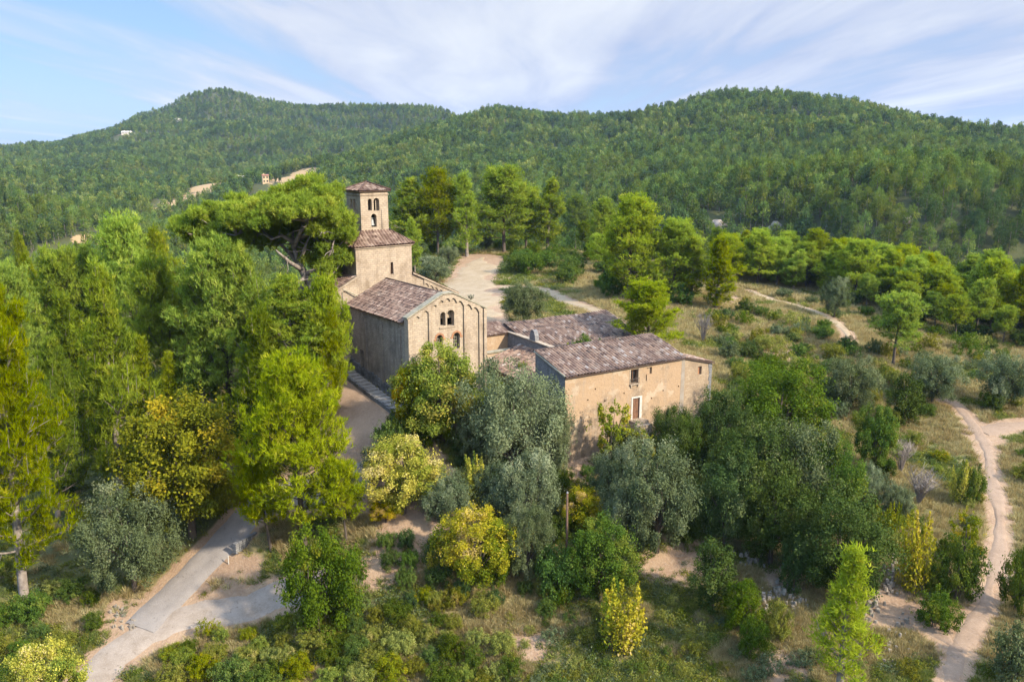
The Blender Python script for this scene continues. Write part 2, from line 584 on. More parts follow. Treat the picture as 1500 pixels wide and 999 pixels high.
def interp(path, s):
    path = np.asarray(path)
    m = len(path) - 1
    x = np.clip(s, 0, .9999) * m
    i = x.astype(int)
    f = (x - i)[:, None]
    return path[i] * (1 - f) + path[i + 1] * f


def make_pine(seed, H, Rr, cb, nb, style='tall', k=34, clump=.42, mat='pine', bark='bark', nl=.36, nw=.062, gaps=.12, dens=1.0):
    g = np.random.default_rng(seed)
    mb = MB()
    lean = g.normal(0, .035, 2) * H * (.2 if style == 'young' else 1)
    tz = np.linspace(0, 1, 8)
    wob = np.cumsum(g.normal(0, .012 * H, (8, 2)), 0) * .5
    trunk = np.stack([lean[0] * tz ** 1.5 + wob[:, 0] * tz, lean[1] * tz ** 1.5 + wob[:, 1] * tz, tz * H * (.97 if style != 'umbrella' else .75)], -1)
    r0 = H * .016 + .05
    mb.tube([(p[0], p[1], p[2] - (.6 if i == 0 else 0)) for i, p in enumerate(trunk)], list(r0 * (1 - tz * .86)), 7)
    cs, ds, ts = [], [], []
    az0 = g.uniform(0, 6.28)
    for i in range(nb):
        t = cb + (1 - cb) * ((i + .5) / nb) ** (.85 if style == 'tall' else .7)
        tt = (t - cb) / (1 - cb)
        az = az0 + i * 2.39996 + g.normal(0, .25)
        if style == 'tall':
            prof = min(1, .5 + 1.5 * tt) * (1 - tt ** 3.2 * .80)
            e0 = R(4 + 50 * tt ** 1.5) + g.normal(0, .12)
        elif style == 'wild':
            prof = min(1, .62 + 1.2 * tt) * (1 - tt ** 1.7 * .84) * g.uniform(.42, 1.3)
            e0 = R(4 + 44 * tt ** 1.3) + g.normal(0, .16)
        elif style == 'young':
            prof = (1 - tt * .9) * min(1, .7 + tt * 2.5)
            e0 = R(14 + 36 * tt) + g.normal(0, .1)
        elif style == 'round':
            prof = math.sqrt(max(0.04, 1 - (tt * 1.55 - .62) ** 2)) if tt < 1 else .2
            e0 = R(-2 + 62 * tt) + g.normal(0, .15)
        else:
            prof = .55 + .45 * math.sin(math.pi * min(1, tt + .12))
            e0 = R(8 + 50 * tt) + g.normal(0, .18)
        L = Rr * prof * g.uniform(.62, 1.14)
        if g.random() < gaps: L *= .6
        p0 = interp(trunk, np.array([t]))[0]
        pts, d = [p0], np.array([math.cos(az) * math.cos(e0), math.sin(az) * math.cos(e0), math.sin(e0)])
        m = 5
        for j in range(m):
            d = norm(d + np.array([0, 0, {'young': .2, 'wild': .17}.get(style, .13)]) + g.normal(0, .1, 3))
            pts.append(pts[-1] + d * L / m)
        pts = np.array(pts)
        rb = max(.018, r0 * .34 * (L / Rr) * (1.15 - t))
        mb.tube(pts, [rb * (1 - .15 * j) for j in range(m + 1)], 4, False)
        nc = max(2, int((2.2 + 3.1 * L) * dens * (1.35 if style in ('round', 'umbrella') else 1)))
        s = g.uniform(.28 if style != 'umbrella' else .45, 1.0, nc) ** .8
        q = interp(pts, s)
        bd = norm(pts[-1] - pts[0])
        latw = (.08 + .26 * np.sin(np.clip(s, 0, 1) * math.pi * .8)) * L
        side = np.cross(bd, [0, 0, 1.])
        q = q + side * (g.normal(0, .62, (nc, 1)) * latw[:, None]) + np.array([0, 0, 1.]) * g.normal(.1, .22, (nc, 1)) * min(1, L * .35)
        for a, b in zip(interp(pts, np.clip(s - .16, 0, 1))[::2], q[::2]):
            mb.tube([a, b], [rb * .45 + .006, .008], 3, False)
        if style == 'wild':       # upright shoots stand on the outer boughs
            for sp_ in (1.0, .8, .6):
                if g.random() < .75:
                    b0 = interp(pts, np.array([sp_]))[0] + side * g.normal(0, .16) * L
                    hs = g.uniform(.6, 1.7) * (1.2 - .4 * t)
                    q2 = b0 + np.array([0, 0, 1.]) * np.linspace(.1, hs, 4)[:, None] + g.normal(0, .07, (4, 3))
                    mb.tube([b0, b0 + [0, 0, hs]], [.022, .008], 3, False)
                    q = np.vstack([q, q2])
            nc = len(q)
        cs.append(q)
        ds.append(norm(np.array([0, 0, .8]) + bd * .55 + g.normal(0, .25, (nc, 3))) if style == 'wild' else norm(bd * .7 + np.array([0, 0, .55]) + g.normal(0, .3, (nc, 3))))
        ts.append(np.clip(g.normal(.45, .2, nc) + .12 * g.normal(), 0, 1))
    # leader
    cs.append(trunk[-1] + g.normal(0, .16, (6, 3)) * [1, 1, 2.0])
    ds.append(norm(np.array([0, 0, 1.]) + g.normal(0, .3, (6, 3))))
    ts.append(np.full(6, .6))
    c, d, t = np.concatenate(cs), np.concatenate(ds), np.concatenate(ts)
    # each clump is a handful of small tufts
    sub = 5
    c2 = np.repeat(c, sub, 0) + g.normal(0, clump * .5, (len(c) * sub, 3)) * [1, 1, .62]
    d2 = norm(np.repeat(d, sub, 0) + g.normal(0, .35, (len(c) * sub, 3)))
    t2 = np.repeat(t, sub)
    v, tri, tn = needles(c2, d2, t2, max(3, k // sub), nl, nw, .62, .05, g)
    crown = np_mesh('crown', v, tri, None, {'tint': tn}, [M[mat]])
    tm = mb.mesh('trunk', M[bark], True)
    return dict(trunk=tm, crown=crown, H=H, R=Rr)


def make_broad(seed, H, Rr, lobes, nleaf, size, aspect, mat, bark='bark_dark', cz=.6, ch=.42, upright=0., sparse=0., lob=(.3, .46), stems=1, tv=.2):
    g = np.random.default_rng(seed)
    mb = MB()
    r0 = .03 * H + .02
    cen = []
    for i in range(lobes):
        zz = 1 - 2 * (i + .5) / lobes
        zz = max(zz, -.85)
        ph = i * 2.39996 + g.normal(0, .3)
        rr = math.sqrt(max(0, 1 - zz * zz))
        f = g.uniform(.5, .8)
        cen.append([rr * math.cos(ph) * Rr * f, rr * math.sin(ph) * Rr * f, H * cz + zz * H * ch * f * 1.05])
    cen.append([0, 0, H * cz])
    cen = np.array(cen)
    for sI in range(stems):
        off = g.normal(0, .12 * Rr, 2) if stems > 1 else np.zeros(2)
        mb.tube([(off[0] * .4, off[1] * .4, -.5), (off[0], off[1], H * .18), (off[0] * 1.3 + g.normal(0, .06 * Rr), off[1] * 1.3 + g.normal(0, .06 * Rr), H * .42), (off[0] * 1.4, off[1] * 1.4, H * .7)], [r0 / stems ** .5, r0 * .8 / stems ** .5, r0 * .5 / stems ** .5, r0 * .2], 6)
    for c in cen[::1 if lobes < 14 else 2]:
        mid = np.array([c[0] * .4, c[1] * .4, H * .22 + (c[2] - H * .22) * .55])
        mb.tube([(0, 0, H * .2), mid, c * [.95, .95, 1]], [r0 * .5, r0 * .32, .012], 4, False)
    P, O, Tn = [], [], []
    per = nleaf // len(cen)
    for c in cen:
        rl = Rr * g.uniform(*lob)
        sub = 9
        sc_ = norm(g.normal(0, 1, (sub, 3))) * rl * g.uniform(.55, 1.0, (sub, 1))
        w = g.dirichlet(np.full(sub, 2.0))
        ti = np.clip(g.normal(.45, tv), 0, 1)
        for s in range(sub):
            n = max(4, int(per * w[s]))
            d = norm(g.normal(0, 1, (n, 3)))
            rad = rl * .44 * g.uniform(0, 1, (n, 1)) ** .5
            p = sc_[s] + d * rad
            p[:, 2] *= (1 + upright)
            P.append(c + p)
            O.append(norm(p + .6 * d))
            Tn.append(np.full(n, np.clip(ti + g.normal(0, .16), 0, 1)))
    # stray sprigs break the outline
    ns = nleaf // 22
    d = norm(g.normal(0, 1, (ns // 12 + 1, 3)))
    d[:, 2] = np.abs(d[:, 2]) * 1.1 - .15
    c = d * [Rr, Rr, H * ch] * g.uniform(.86, 1.1, (len(d), 1)) + [0, 0, H * cz]
    P.append(np.repeat(c, 12, 0) + g.normal(0, .05 * Rr, (len(c) * 12, 3)) * [1, 1, 1.3])
    O.append(np.repeat(norm(d), 12, 0))
    Tn.append(np.repeat(g.uniform(.3, .8, len(c)), 12))
    P, O, Tn = np.concatenate(P), np.concatenate(O), np.concatenate(Tn)
    keep = (P[:, 2] > H * .02) & (P[:, 2] < H * 1.06)
    if sparse: keep &= g.random(len(P)) > sparse
    P, O, Tn = P[keep], O[keep], Tn[keep]
    v, q, tn = leaves(P, O, Tn, size, aspect, .7, g)
    crown = np_mesh('crown', v, None, q, {'tint': tn}, [M[mat]])
    return dict(trunk=mb.mesh('trunk', M[bark], True), crown=crown, H=H, R=Rr)


def make_bare(seed, H, Rr, n):
    g = np.random.default_rng(seed)
    mb = MB()
    for i in range(n):
        az, e = g.uniform(0, 6.28), g.uniform(.25, 1.0)
        tip = np.array([math.cos(az) * Rr * e, math.sin(az) * Rr * e, H * g.uniform(.6, 1.0)])
        p = tip * [.3, .3, .5] + g.normal(0, .05 * Rr, 3)
        mb.tube([(0, 0, -.1), p, tip], [.03, .02, .006], 3, False)
        for j in range(7):
            a = p + (tip - p) * g.uniform(0, .9)
            b = a + np.array([g.normal(0, .18 * Rr), g.normal(0, .18 * Rr), H * g.uniform(.06, .2)])
            mb.tube([a, b], [.014, .004], 3, False)
    return dict(trunk=mb.mesh('branches', M['twig']), crown=None, H=H, R=Rr)


def make_plume(seed, H, Rr, n, mat):
    """upright thin sapling clump: several whips with leaves along them"""
    g = np.random.default_rng(seed)
    mb = MB()
    P, O, Tn = [], [], []
    for i in range(n):
        az, e = g.uniform(0, 6.28), g.uniform(.1, 1.0) ** .6
        h = H * g.uniform(.55, 1.0)
        tip = np.array([math.cos(az) * Rr * e, math.sin(az) * Rr * e, h])
        base = np.array([math.cos(az) * Rr * .5 * e, math.sin(az) * Rr * .5 * e, -.1])
        mb.tube([base, (base + tip) / 2 + g.normal(0, .05, 3), tip], [.03, .02, .006], 3, False)
        k = 170
        s = g.uniform(.18, 1, k)[:, None]
        w = (.10 + .16 * Rr * np.sin(s * 3.0)) * (1.15 - s)
        P.append(base + (tip - base) * s + g.normal(0, 1, (k, 3)) * w)
        O.append(norm(g.normal(0, 1, (k, 3))))
        Tn.append(np.full(k, np.clip(g.normal(.5, .25), 0, 1)))
    v, q, tn = leaves(np.concatenate(P), np.concatenate(O), np.concatenate(Tn), .16, .7, .5, g)
    return dict(trunk=mb.mesh('stems', M['bark_dark']), crown=np_mesh('crown', v, None, q, {'tint': tn}, [M[mat]]), H=H, R=Rr)


K = {}
K['pine'] = [make_pine(s, 15, 3.7, cb, nb, 'tall', 40, .46, mat='pine', nw=.068, dens=1.25) for s, cb, nb in ((1, .08, 108), (2, .12, 100), (3, .06, 112), (4, .15, 96))]
K['wild'] = [make_pine(s, 13, 3.7, cb, nb, 'wild', 36, .36, 'pine', nl=.42, nw=.06, dens=1.0) for s, cb, nb in ((5, .07, 70), (6, .1, 64), (7, .06, 74), (8, .12, 66), (9, .08, 60))]
K['big'] = [make_pine(10, 20, 5.6, .1, 104, 'wild', 40, .42, 'pine', nl=.42, nw=.065, dens=1.15)]
K['young'] = [make_pine(s, 9, 2.3, .1, 64, 'young', 28, .34, 'pine', nl=.3, nw=.05, dens=1.15) for s in (11, 12, 13)]
K['round'] = [make_pine(s, 8, 3.3, .3, 62, 'round', 36, .42, 'pine', 'bark_dark', nl=.32, nw=.06, dens=1.25) for s in (21, 22, 23)]
K['full'] = [make_pine(s, 11, 4.2, .16, 86, 'round', 36, .46, 'pine_bright', 'bark_dark', nl=.34, nw=.065, dens=1.2) for s in (31, 32)]
K['oak'] = [make_broad(s, 8, 4.4, 26, 30000, .20, .6, 'oak', cz=.54, ch=.47) for s in (41, 42, 43)]
K['olive'] = [make_broad(s, 6.5, 3.8, 26, 34000, .19, .34, 'olive', cz=.55, ch=.46, lob=(.24, .36), upright=.15) for s in (51, 52, 53)]
K['bigolive'] = [make_broad(54, 6.5, 3.8, 15, 42000, .18, .34, 'olive', cz=.55, ch=.46, lob=(.36, .5), upright=.1)]
K['leafy'] = [make_broad(s, 6, 2.9, 26, 36000, .135, .62, 'yellow', cz=.56, ch=.45, lob=(.24, .4), sparse=.1, tv=.42) for s in (61, 62, 63)]
K['bush'] = [make_broad(s, 2.4, 1.9, 15, 8500, .13, .6, 'shrub', cz=.48, ch=.52, stems=4, lob=(.28, .42)) for s in (71, 72, 73)]
K['bigbush'] = [make_broad(s, 4.6, 3.0, 24, 26000, .15, .6, 'oak_green', cz=.5, ch=.5, stems=4, lob=(.26, .38)) for s in (74, 75)]
K['column'] = [make_broad(s, 4.2, 1.2, 18, 9000, .14, .5, 'oak', cz=.52, ch=.5, lob=(.42, .6), upright=.45) for s in (81, 82)]
K['low'] = [make_broad(s, 1.1, 1.1, 9, 2200, .11, .55, 'shrub', cz=.42, ch=.5, stems=3, lob=(.36, .52)) for s in (91, 92, 93)]
K['plume'] = [make_plume(s, 3.4, 1.5, 20, 'yellow') for s in (101, 102)]
K['slim'] = [make_plume(s, 4.0, .8, 14, 'yellow') for s in (103, 104)]
K['bare'] = [make_bare(s, 3.2, 1.6, 46) for s in (111, 112)]
K['airy'] = [make_broad(s, 5.5, 2.0, 15, 4200, .17, .7, 'yellowgreen', cz=.62, ch=.36, lob=(.2, .32), sparse=.2) for s in (121, 122)]

ROTS = random.Random(5)


def plant(kind, name, x, y, z, H, W, label, cat, group=None, mat=None, single=False, variant=None, rz=None, bark=None):
    p = K[kind][variant if variant is not None else ROTS.randrange(len(K[kind]))]
    sx, sz = W / (2 * p['R']), H / p['H']
    rz = ROTS.uniform(0, 6.28) if rz is None else rz

    def dress(o, mm):
        if mm:
            o.material_slots[0].link = 'OBJECT'
            o.material_slots[0].material = M[mm]
    if single or p['crown'] is None:
        o = link(name, p['crown'] or p['trunk'])
        if p['crown']: dress(o, mat)
        o.location = (x, y, z)
        o.rotation_euler = (0, 0, rz)
        o.scale = (sx, sx, sz)
        return tag(o, label, cat, group)
    r = empty(name, (x, y, z), rz)
    if kind in ('wild', 'pine', 'full', 'round', 'big'):
        r.rotation_euler = (ROTS.gauss(0, .035), ROTS.gauss(0, .035), rz)
    r.scale = (sx, sx, sz)
    tag(r, label, cat, group)
    t = link('trunk' if kind not in ('bush', 'plume', 'slim', 'low') else 'stems', p['trunk'], r)
    dress(t, bark)
    c = link('crown', p['crown'], r)
    dress(c, mat)
    return r


def put(kind, name, u, vt, vb, w, label, cat='tree', group=None, mat=None, single=False, variant=None, rz=None, bark=None, dY=0.0):
    """stand a plant where the photograph shows its foot; its height and width follow from its distance"""
    g = hit(u, vb)
    if dY:
        Y = g[1] + dY
        x = g[0] * Y / g[1]
        g = np.array([x, Y, float(zfun(x, Y))])
    top = at_depth(u, vt, g[1])[2]
    H = max(.5, top - g[2])
    f = proj(*g)[2]
    return plant(kind, name, g[0], g[1], g[2] - .05, H, w * f / F, label, cat, group, mat, single, variant, rz, bark)

# ------------------------------------------------------------------ sky and sun
SUN_AZ = (0.85, -0.53)          # horizontal direction towards the sun (to the right, a little behind the camera)
SUN_EL = R(34)
w = bpy.data.worlds.new('World')
SC.world = w
w.use_nodes = True
w.node_tree.nodes.clear()
T = NT(w.node_tree)
wo = T.n('ShaderNodeOutputWorld')
sky = T.n('ShaderNodeTexSky')
sky.sky_type = 'NISHITA'
sky.sun_disc = False
sky.sun_elevation = SUN_EL
sky.sun_rotation = math.atan2(SUN_AZ[0], SUN_AZ[1])
sky.altitude = 300
sky.air_density = 1.0
sky.dust_density = .6
sky.ozone_density = 1.5
gen = T.n('ShaderNodeTexCoord').outputs['Generated']
sx = T.n('ShaderNodeSeparateXYZ', {0: gen})
den = T.math('ADD', T.math('MAXIMUM', sx.outputs[2], 0.0), .055)
pl = T.n('ShaderNodeCombineXYZ', {0: T.math('DIVIDE', sx.outputs[0], den), 1: T.math('DIVIDE', sx.outputs[1], den), 2: 0.0}).outputs[0]
# long cirrus bands running away towards a point left of the summit
mp = T.n('ShaderNodeMapping', {'Vector': pl, 'Rotation': (0, 0, R(-11)), 'Scale': (.62, .085, 1), 'Location': (3.3, 1.7, 0)}).outputs[0]
mp2 = T.n('ShaderNodeMapping', {'Vector': pl, 'Rotation': (0, 0, R(-20)), 'Scale': (1.5, .3, 1), 'Location': (1.2, .4, 0)}).outputs[0]
n1 = T.n('ShaderNodeTexNoise', {'Vector': mp, 'Scale': 1.0, 'Detail': 5, 'Roughness': .5, 'Distortion': .7}).outputs[0]
n2 = T.n('ShaderNodeTexNoise', {'Vector': mp2, 'Scale': 1.0, 'Detail': 6, 'Roughness': .58, 'Distortion': .5}).outputs[0]
side = T.maprange(sx.outputs[0], -.42, -.12, -.10, .09)
cov = T.math('ADD', T.math('ADD', T.math('MULTIPLY', n1, .7), T.math('MULTIPLY', n2, .3)), side)
cf = T.maprange(cov, .38, .56)
thick = T.maprange(T.math('ADD', T.math('MULTIPLY', n1, .6), T.math('MULTIPLY', n2, .4)), .42, .62)
cloud = T.mix(thick, (1.95, 2.3, 3.2), (3.2, 3.4, 3.75))
blue = T.mix(.8, sky.outputs[0], (1.0, 1.78, 3.05))
mixc = T.mix(cf, blue, cloud)
# unseen upper sky brightened with elevation, added as fill light
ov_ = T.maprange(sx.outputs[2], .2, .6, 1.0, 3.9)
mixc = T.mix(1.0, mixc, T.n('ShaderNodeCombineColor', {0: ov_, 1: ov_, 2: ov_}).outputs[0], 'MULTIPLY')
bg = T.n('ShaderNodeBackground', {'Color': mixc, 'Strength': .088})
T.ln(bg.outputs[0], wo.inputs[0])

sun_d = bpy.data.lights.new('sun', 'SUN')
sun_d.energy = 3.5
sun_d.angle = R(2.5)
sun_d.color = (1.0, .9, .74)
sun = bpy.data.objects.new('sun', sun_d)
sv = Vector((SUN_AZ[0], SUN_AZ[1], math.tan(SUN_EL) * math.hypot(*SUN_AZ)))
sun.rotation_euler = sv.to_track_quat('Z', 'Y').to_euler()
sun.location = (60, -40, 120)
COL.objects.link(sun)

SC.view_settings.view_transform = 'Standard'
SC.view_settings.look = 'None'
SC.view_settings.exposure = 1.55
SC.view_settings.gamma = 1.0
SC.render.engine = 'CYCLES'
cy = SC.cycles
cy.max_bounces = 8
cy.diffuse_bounces = 4
cy.glossy_bounces = 1
cy.transmission_bounces = 4
cy.volume_bounces = 0
cy.use_denoising = True
cy.sample_clamp_indirect = 6
cy.caustics_reflective = cy.caustics_refractive = False


# ------------------------------------------------------------------ paths (traced on the ground from the photograph)
def px_line(pts):
    return np.array([hit(u, v)[:2] for u, v in pts])


def resample(line, step):
    line = np.asarray(line)
    # smooth with Catmull-Rom
    P = np.vstack([2 * line[0] - line[1], line, 2 * line[-1] - line[-2]])
    out = []
    for i in range(1, len(P) - 2):
        L = np.linalg.norm(P[i + 1] - P[i])
        for t in np.linspace(0, 1, max(2, int(L / step)), endpoint=False):
            a, b, c, d = P[i - 1], P[i], P[i + 1], P[i + 2]
            out.append(.5 * ((2 * b) + (c - a) * t + (2 * a - 5 * b + 4 * c - d) * t * t + (3 * b - a - 3 * c + d) * t ** 3))
    out.append(P[-2])
    return np.array(out)


road_l = resample(px_line([(206, 922), (258, 872), (298, 828), (338, 786), (372, 752), (430, 728), (500, 712), (545, 697)]), .7)
gravel_l = resample(px_line([(110, 1040), (150, 985), (185, 950), (235, 925), (300, 903), (360, 889), (418, 874), (470, 862)]), .7)
right_l = resample(px_line([(1392, 1040), (1400, 975), (1418, 930), (1446, 878), (1463, 815), (1463, 750), (1452, 690), (1438, 640), (1405, 600), (1380, 585)]), .7)
spur_l = resample(px_line([(1290, 905), (1330, 908), (1385, 940), (1400, 955)]), .7)
fork_l = resample(px_line([(1440, 636), (1475, 626), (1530, 622)]), .7)
crest_l = resample(px_line([(1098, 426), (1125, 438), (1160, 446), (1205, 462), (1235, 482), (1245, 500)]), .9)
clear_l = resample(px_line([(702, 474), (692, 436), (690, 410), (700, 392), (707, 378)]), 1.0)
trail_l = resample(px_line([(735, 420), (790, 424), (830, 440), (872, 456), (905, 474)]), 1.0)
plaza_l = resample(np.array([chp(-4.2, 8)[:2], chp(-4.6, 4)[:2], chp(-4.4, 0)[:2], chp(-4.0, -4)[:2], chp(-3.9, -9)[:2], px_line([(545, 694)])[0]]), .7)
PATHS = [(road_l, 1.9), (gravel_l, 1.7), (right_l, .85), (spur_l, .8), (fork_l, 1.2), (crest_l, 1.0), (clear_l, 4.2), (trail_l, 1.4), (plaza_l, 3.2)]
blobs = [(350, 845, 2.2), (590, 790, 3.2), (560, 835, 2), (575, 760, 2), (1330, 890, 3), (1300, 900, 2.5), (1010, 822, 3.5), (1150, 850, 2.5), (960, 830, 2), (170, 905, 2.5), (1270, 870, 3),
         (700, 410, 7), (690, 445, 6), (665, 395, 4), (725, 432, 5), (1440, 640, 2.5), (1150, 985, 2.5), (780, 950, 2), (850, 690, 2.5), (1060, 440, 5), (1150, 520, 4), (930, 480, 4), (700, 745, 2)]
BL = [(hit(u, v)[:2], r) for u, v, r in blobs]


def path_dist(x, y):
    """signed-ish distance to the nearest path edge (negative on the path)"""
    q = np.stack([np.ravel(x), np.ravel(y)], -1)
    best = np.full(len(q), 1e3)
    for line, hw in PATHS:
        l = line[::2]
        for i in range(0, len(q), 40000):
            d = np.sqrt(((q[i:i + 40000, None] - l[None]) ** 2).sum(-1)).min(1) - hw
            best[i:i + 40000] = np.minimum(best[i:i + 40000], d)
    return best.reshape(np.shape(x))


def in_build(x, y, pad=.0):
    x, y = np.asarray(x), np.asarray(y)
    dx, dy = x - C0[0], y - C0[1]
    s, t = dx * CH1[0] + dy * CH1[1], dx * CH2[0] + dy * CH2[1]
    a = (s > -.4 - pad) & (s < 9.1 + pad) & (t > -.5 - pad) & (t < 12) | (s > -4.8 - pad) & (s < 13.4 + pad) & (t > 11.5 - pad) & (t < 19 + pad)
    a |= (s > -2.1 - pad) & (s < 0) & (t > -1.2) & (t < 10.5)
    dx, dy = x - F0[0], y - F0[1]
    s, t = dx * FA1[0] + dy * FA1[1], dx * FA2[0] + dy * FA2[1]
    a |= (s > -.3 - pad) & (s < 17.8 + pad) & (t > -.3 - pad) & (t < 5.4 + pad)
    a |= (s > 1.6 - pad) & (s < 7.6 + pad) & (t > 8 - pad) & (t < 23.5 + pad)
    a |= (s > 7) & (s < 21.8 + pad) & (t > 15.8 - pad) & (t < 23 + pad)
    return a


# ------------------------------------------------------------------ ground sheet
ang = np.concatenate([np.linspace(-180, -50, 34, endpoint=False), np.linspace(-50, 50, 430, endpoint=False), np.linspace(50, 180, 34, endpoint=False)])
rad = np.concatenate([np.geomspace(10, 34, 22, endpoint=False), np.geomspace(34, 260, 190, endpoint=False), np.geomspace(260, 2200, 190, endpoint=False), np.geomspace(2200, 6000, 10)])
A_, R_ = np.meshgrid(np.radians(ang), rad)
gx, gy = R_ * np.sin(A_), R_ * np.cos(A_)
gz = zfun(gx, gy)
nr, na = gx.shape
gpd = np.where(R_ < 260, 0, 50.)
m_ = R_ < 260
gpd[m_] = path_dist(gx[m_], gy[m_])
dirt = np.clip(1 - gpd / .8, 0, 1)
for (bx, by), br in BL:
    dirt = np.maximum(dirt, np.clip(1.35 - np.hypot(gx - bx, gy - by) / br, 0, 1))
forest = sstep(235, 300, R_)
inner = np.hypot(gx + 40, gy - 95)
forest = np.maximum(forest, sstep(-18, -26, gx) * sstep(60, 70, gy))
# cleared fields on the far slopes
FIELDS = []
for fu, fv, fw, fh in ((372, 266, 46, 7), (432, 261, 34, 6), (130, 354, 20, 5), (238, 343, 24, 4), (160, 334, 8, 2), (186, 198, 12, 2)):
    a, b, c = hit(fu, fv + fh), hit(fu, fv - fh), hit(fu, fv)
    FIELDS.append(((a + b) / 2, fw * c[1] / F, max(8, (b[1] - a[1]) / 2)))
field = np.zeros_like(gx)
for c, rx, ry in FIELDS:
    field = np.maximum(field, np.clip(1.6 - np.hypot((gx - c[0]) / rx, (gy - c[1]) / ry), 0, 1))
field = np.clip(field, 0, 1)
idx = np.arange(nr * na).reshape(nr, na)
q = np.stack([idx[:-1, :], np.roll(idx, -1, 1)[:-1, :], np.roll(idx, -1, 1)[1:, :], idx[1:, :]], -1).reshape(-1, 4)
gv = np.stack([gx.ravel(), gy.ravel(), gz.ravel()], -1)
gv = np.vstack([gv, [[0, 0, float(zfun(0., 0.))]]])
fan = np.stack([np.full(na, nr * na), np.roll(idx[0], -1), idx[0]], -1)
at = {k: np.append(a.ravel(), 0) for k, a in (('dirt', dirt), ('forest', forest), ('field', field))}

m, T, out = new_mat('hill ground')
co = T.n('ShaderNodeTexCoord').outputs['Object']
ad = {k: T.n('ShaderNodeAttribute', attribute_name=k).outputs['Fac'] for k in ('dirt', 'forest', 'field')}
n1 = T.noise(co, .09, 5, .6)
n2 = T.noise(co, .7, 5, .65)
n3 = T.noise(co, 5, 3, .65)
grass = T.mix(T.maprange(T.math('ADD', T.math('MULTIPLY', n1, .5), T.math('MULTIPLY', n2, .55)), .42, .6), (.26, .205, .09), (.115, .115, .04))
grass = T.mix(T.math('MULTIPLY', T.maprange(n3, .5, .7), .6), grass, (.16, .12, .065))
soil = T.mix(T.maprange(n2, .35, .65), (.33, .225, .14), (.25, .16, .10))
soil = T.mix(T.math('MULTIPLY', T.maprange(n3, .48, .72), .5), soil, (.37, .285, .20))
dfac = T.maprange(T.math('ADD', ad['dirt'], T.math('MULTIPLY', T.math('SUBTRACT', n2, .5), 1.1)), .3, .62)
col = T.mix(dfac, grass, soil)
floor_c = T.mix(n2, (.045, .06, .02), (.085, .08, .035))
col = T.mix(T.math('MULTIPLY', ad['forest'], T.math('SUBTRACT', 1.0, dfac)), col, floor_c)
fld = T.mix(n1, (.40, .235, .13), (.30, .235, .11))
col = T.mix(T.maprange(T.math('ADD', ad['field'], T.math('MULTIPLY', T.math('SUBTRACT', T.noise(co, .09, 5, .7), .5), 1.9)), .35, .5), col, fld)
surf(T, out, col, .97, T.math('ADD', n3, n2), .7, .12, .1)
M['ground'] = m
ground = link('ground', np_mesh('ground', gv, fan, q, at, [M['ground']], smooth=True))
tag(ground, kind='structure')


def soil_mat(name, a, b, c, sc=1.):
    m, T, out = new_mat(name)
    co = T.n('ShaderNodeTexCoord').outputs['Object']
    n2, n3 = T.noise(co, .5 * sc, 5, .65), T.noise(co, 6 * sc, 4, .7)
    col = T.mix(T.maprange(n2, .35, .65), a, b)
    col = T.mix(T.math('MULTIPLY', T.maprange(n3, .5, .72), .6), col, c)
    lit = T.noise(co, 2.2, 6, .75)
    col = T.mix(T.maprange(lit, .58, .68), col, tuple(x * .72 for x in b))
    surf(T, out, col, .96, n3, .5, .05, .1)
    return m


M['asphalt'] = soil_mat('worn concrete road', (.25, .218, .19), (.205, .178, .155), (.285, .25, .215), 1.6)
M['gravel'] = soil_mat('pale gravel', (.31, .255, .205), (.235, .185, .14), (.37, .31, .255), 1.4)
M['sand'] = soil_mat('sandy earth', (.33, .255, .165), (.27, .2, .12), (.39, .31, .215))
M['red_earth'] = soil_mat('reddish earth', (.29, .205, .14), (.225, .155, .105), (.34, .255, .185))


def ribbon(name, line, hw, mat, lift, ragged=.25, n=6, taper=0):
    line = np.asarray(line)
    d = np.gradient(line, axis=0)
    nrm = norm(np.stack([-d[:, 1], d[:, 0]], -1))
    g = np.random.default_rng(len(name) * 7 + len(line))
    wl = hw * (1 + ragged * (g.normal(0, .5, len(line)) + np.sin(np.arange(len(line)) * .45 + g.uniform(0, 6))))
    wr = hw * (1 + ragged * (g.normal(0, .5, len(line)) + np.sin(np.arange(len(line)) * .37 + g.uniform(0, 6))))
    if taper:
        k = np.clip(np.minimum(np.arange(len(line)), np.arange(len(line))[::-1]) / taper, .12, 1)
        wl, wr = wl * k, wr * k
    V = []
    for s in np.linspace(-1, 1, n):
        off = np.where(s < 0, wl, wr) * s
        p = line + nrm * off[:, None]
        z = zfun(p[:, 0], p[:, 1]) + lift
        if abs(s) == 1: z = z - lift - .1
        V.append(np.stack([p[:, 0], p[:, 1], z], -1))
    V = np.stack(V, 1)
    i = np.arange(len(line) * n).reshape(len(line), n)
    q = np.stack([i[:-1, :-1], i[:-1, 1:], i[1:, 1:], i[1:, :-1]], -1).reshape(-1, 4)
    o = link(name, np_mesh(name, V.reshape(-1, 3), None, q, None, [M[mat]], smooth=True))
    return tag(o, kind='structure')


ribbon('road', road_l, 1.7, 'asphalt', .13, .07, 7)
ribbon('gravel_path', gravel_l, 1.7, 'gravel', .08, .14, 6)
ribbon('dirt_path', right_l, .7, 'red_earth', .07, .3, 6)
ribbon('dirt_path', spur_l, .8, 'red_earth', .06, .3, 6, 3)
ribbon('dirt_path', fork_l, 1.1, 'red_earth', .055, .3, 6)
ribbon('dirt_path', crest_l, .9, 'sand', .08, .3, 6, 4)
ribbon('sandy_clearing', clear_l, 4.3, 'sand', .08, .3, 10, 9)
ribbon('dirt_path', trail_l, 1.2, 'sand', .07, .3, 6)
ribbon('forecourt', plaza_l, 2.7, 'red_earth', .09, .1, 7)


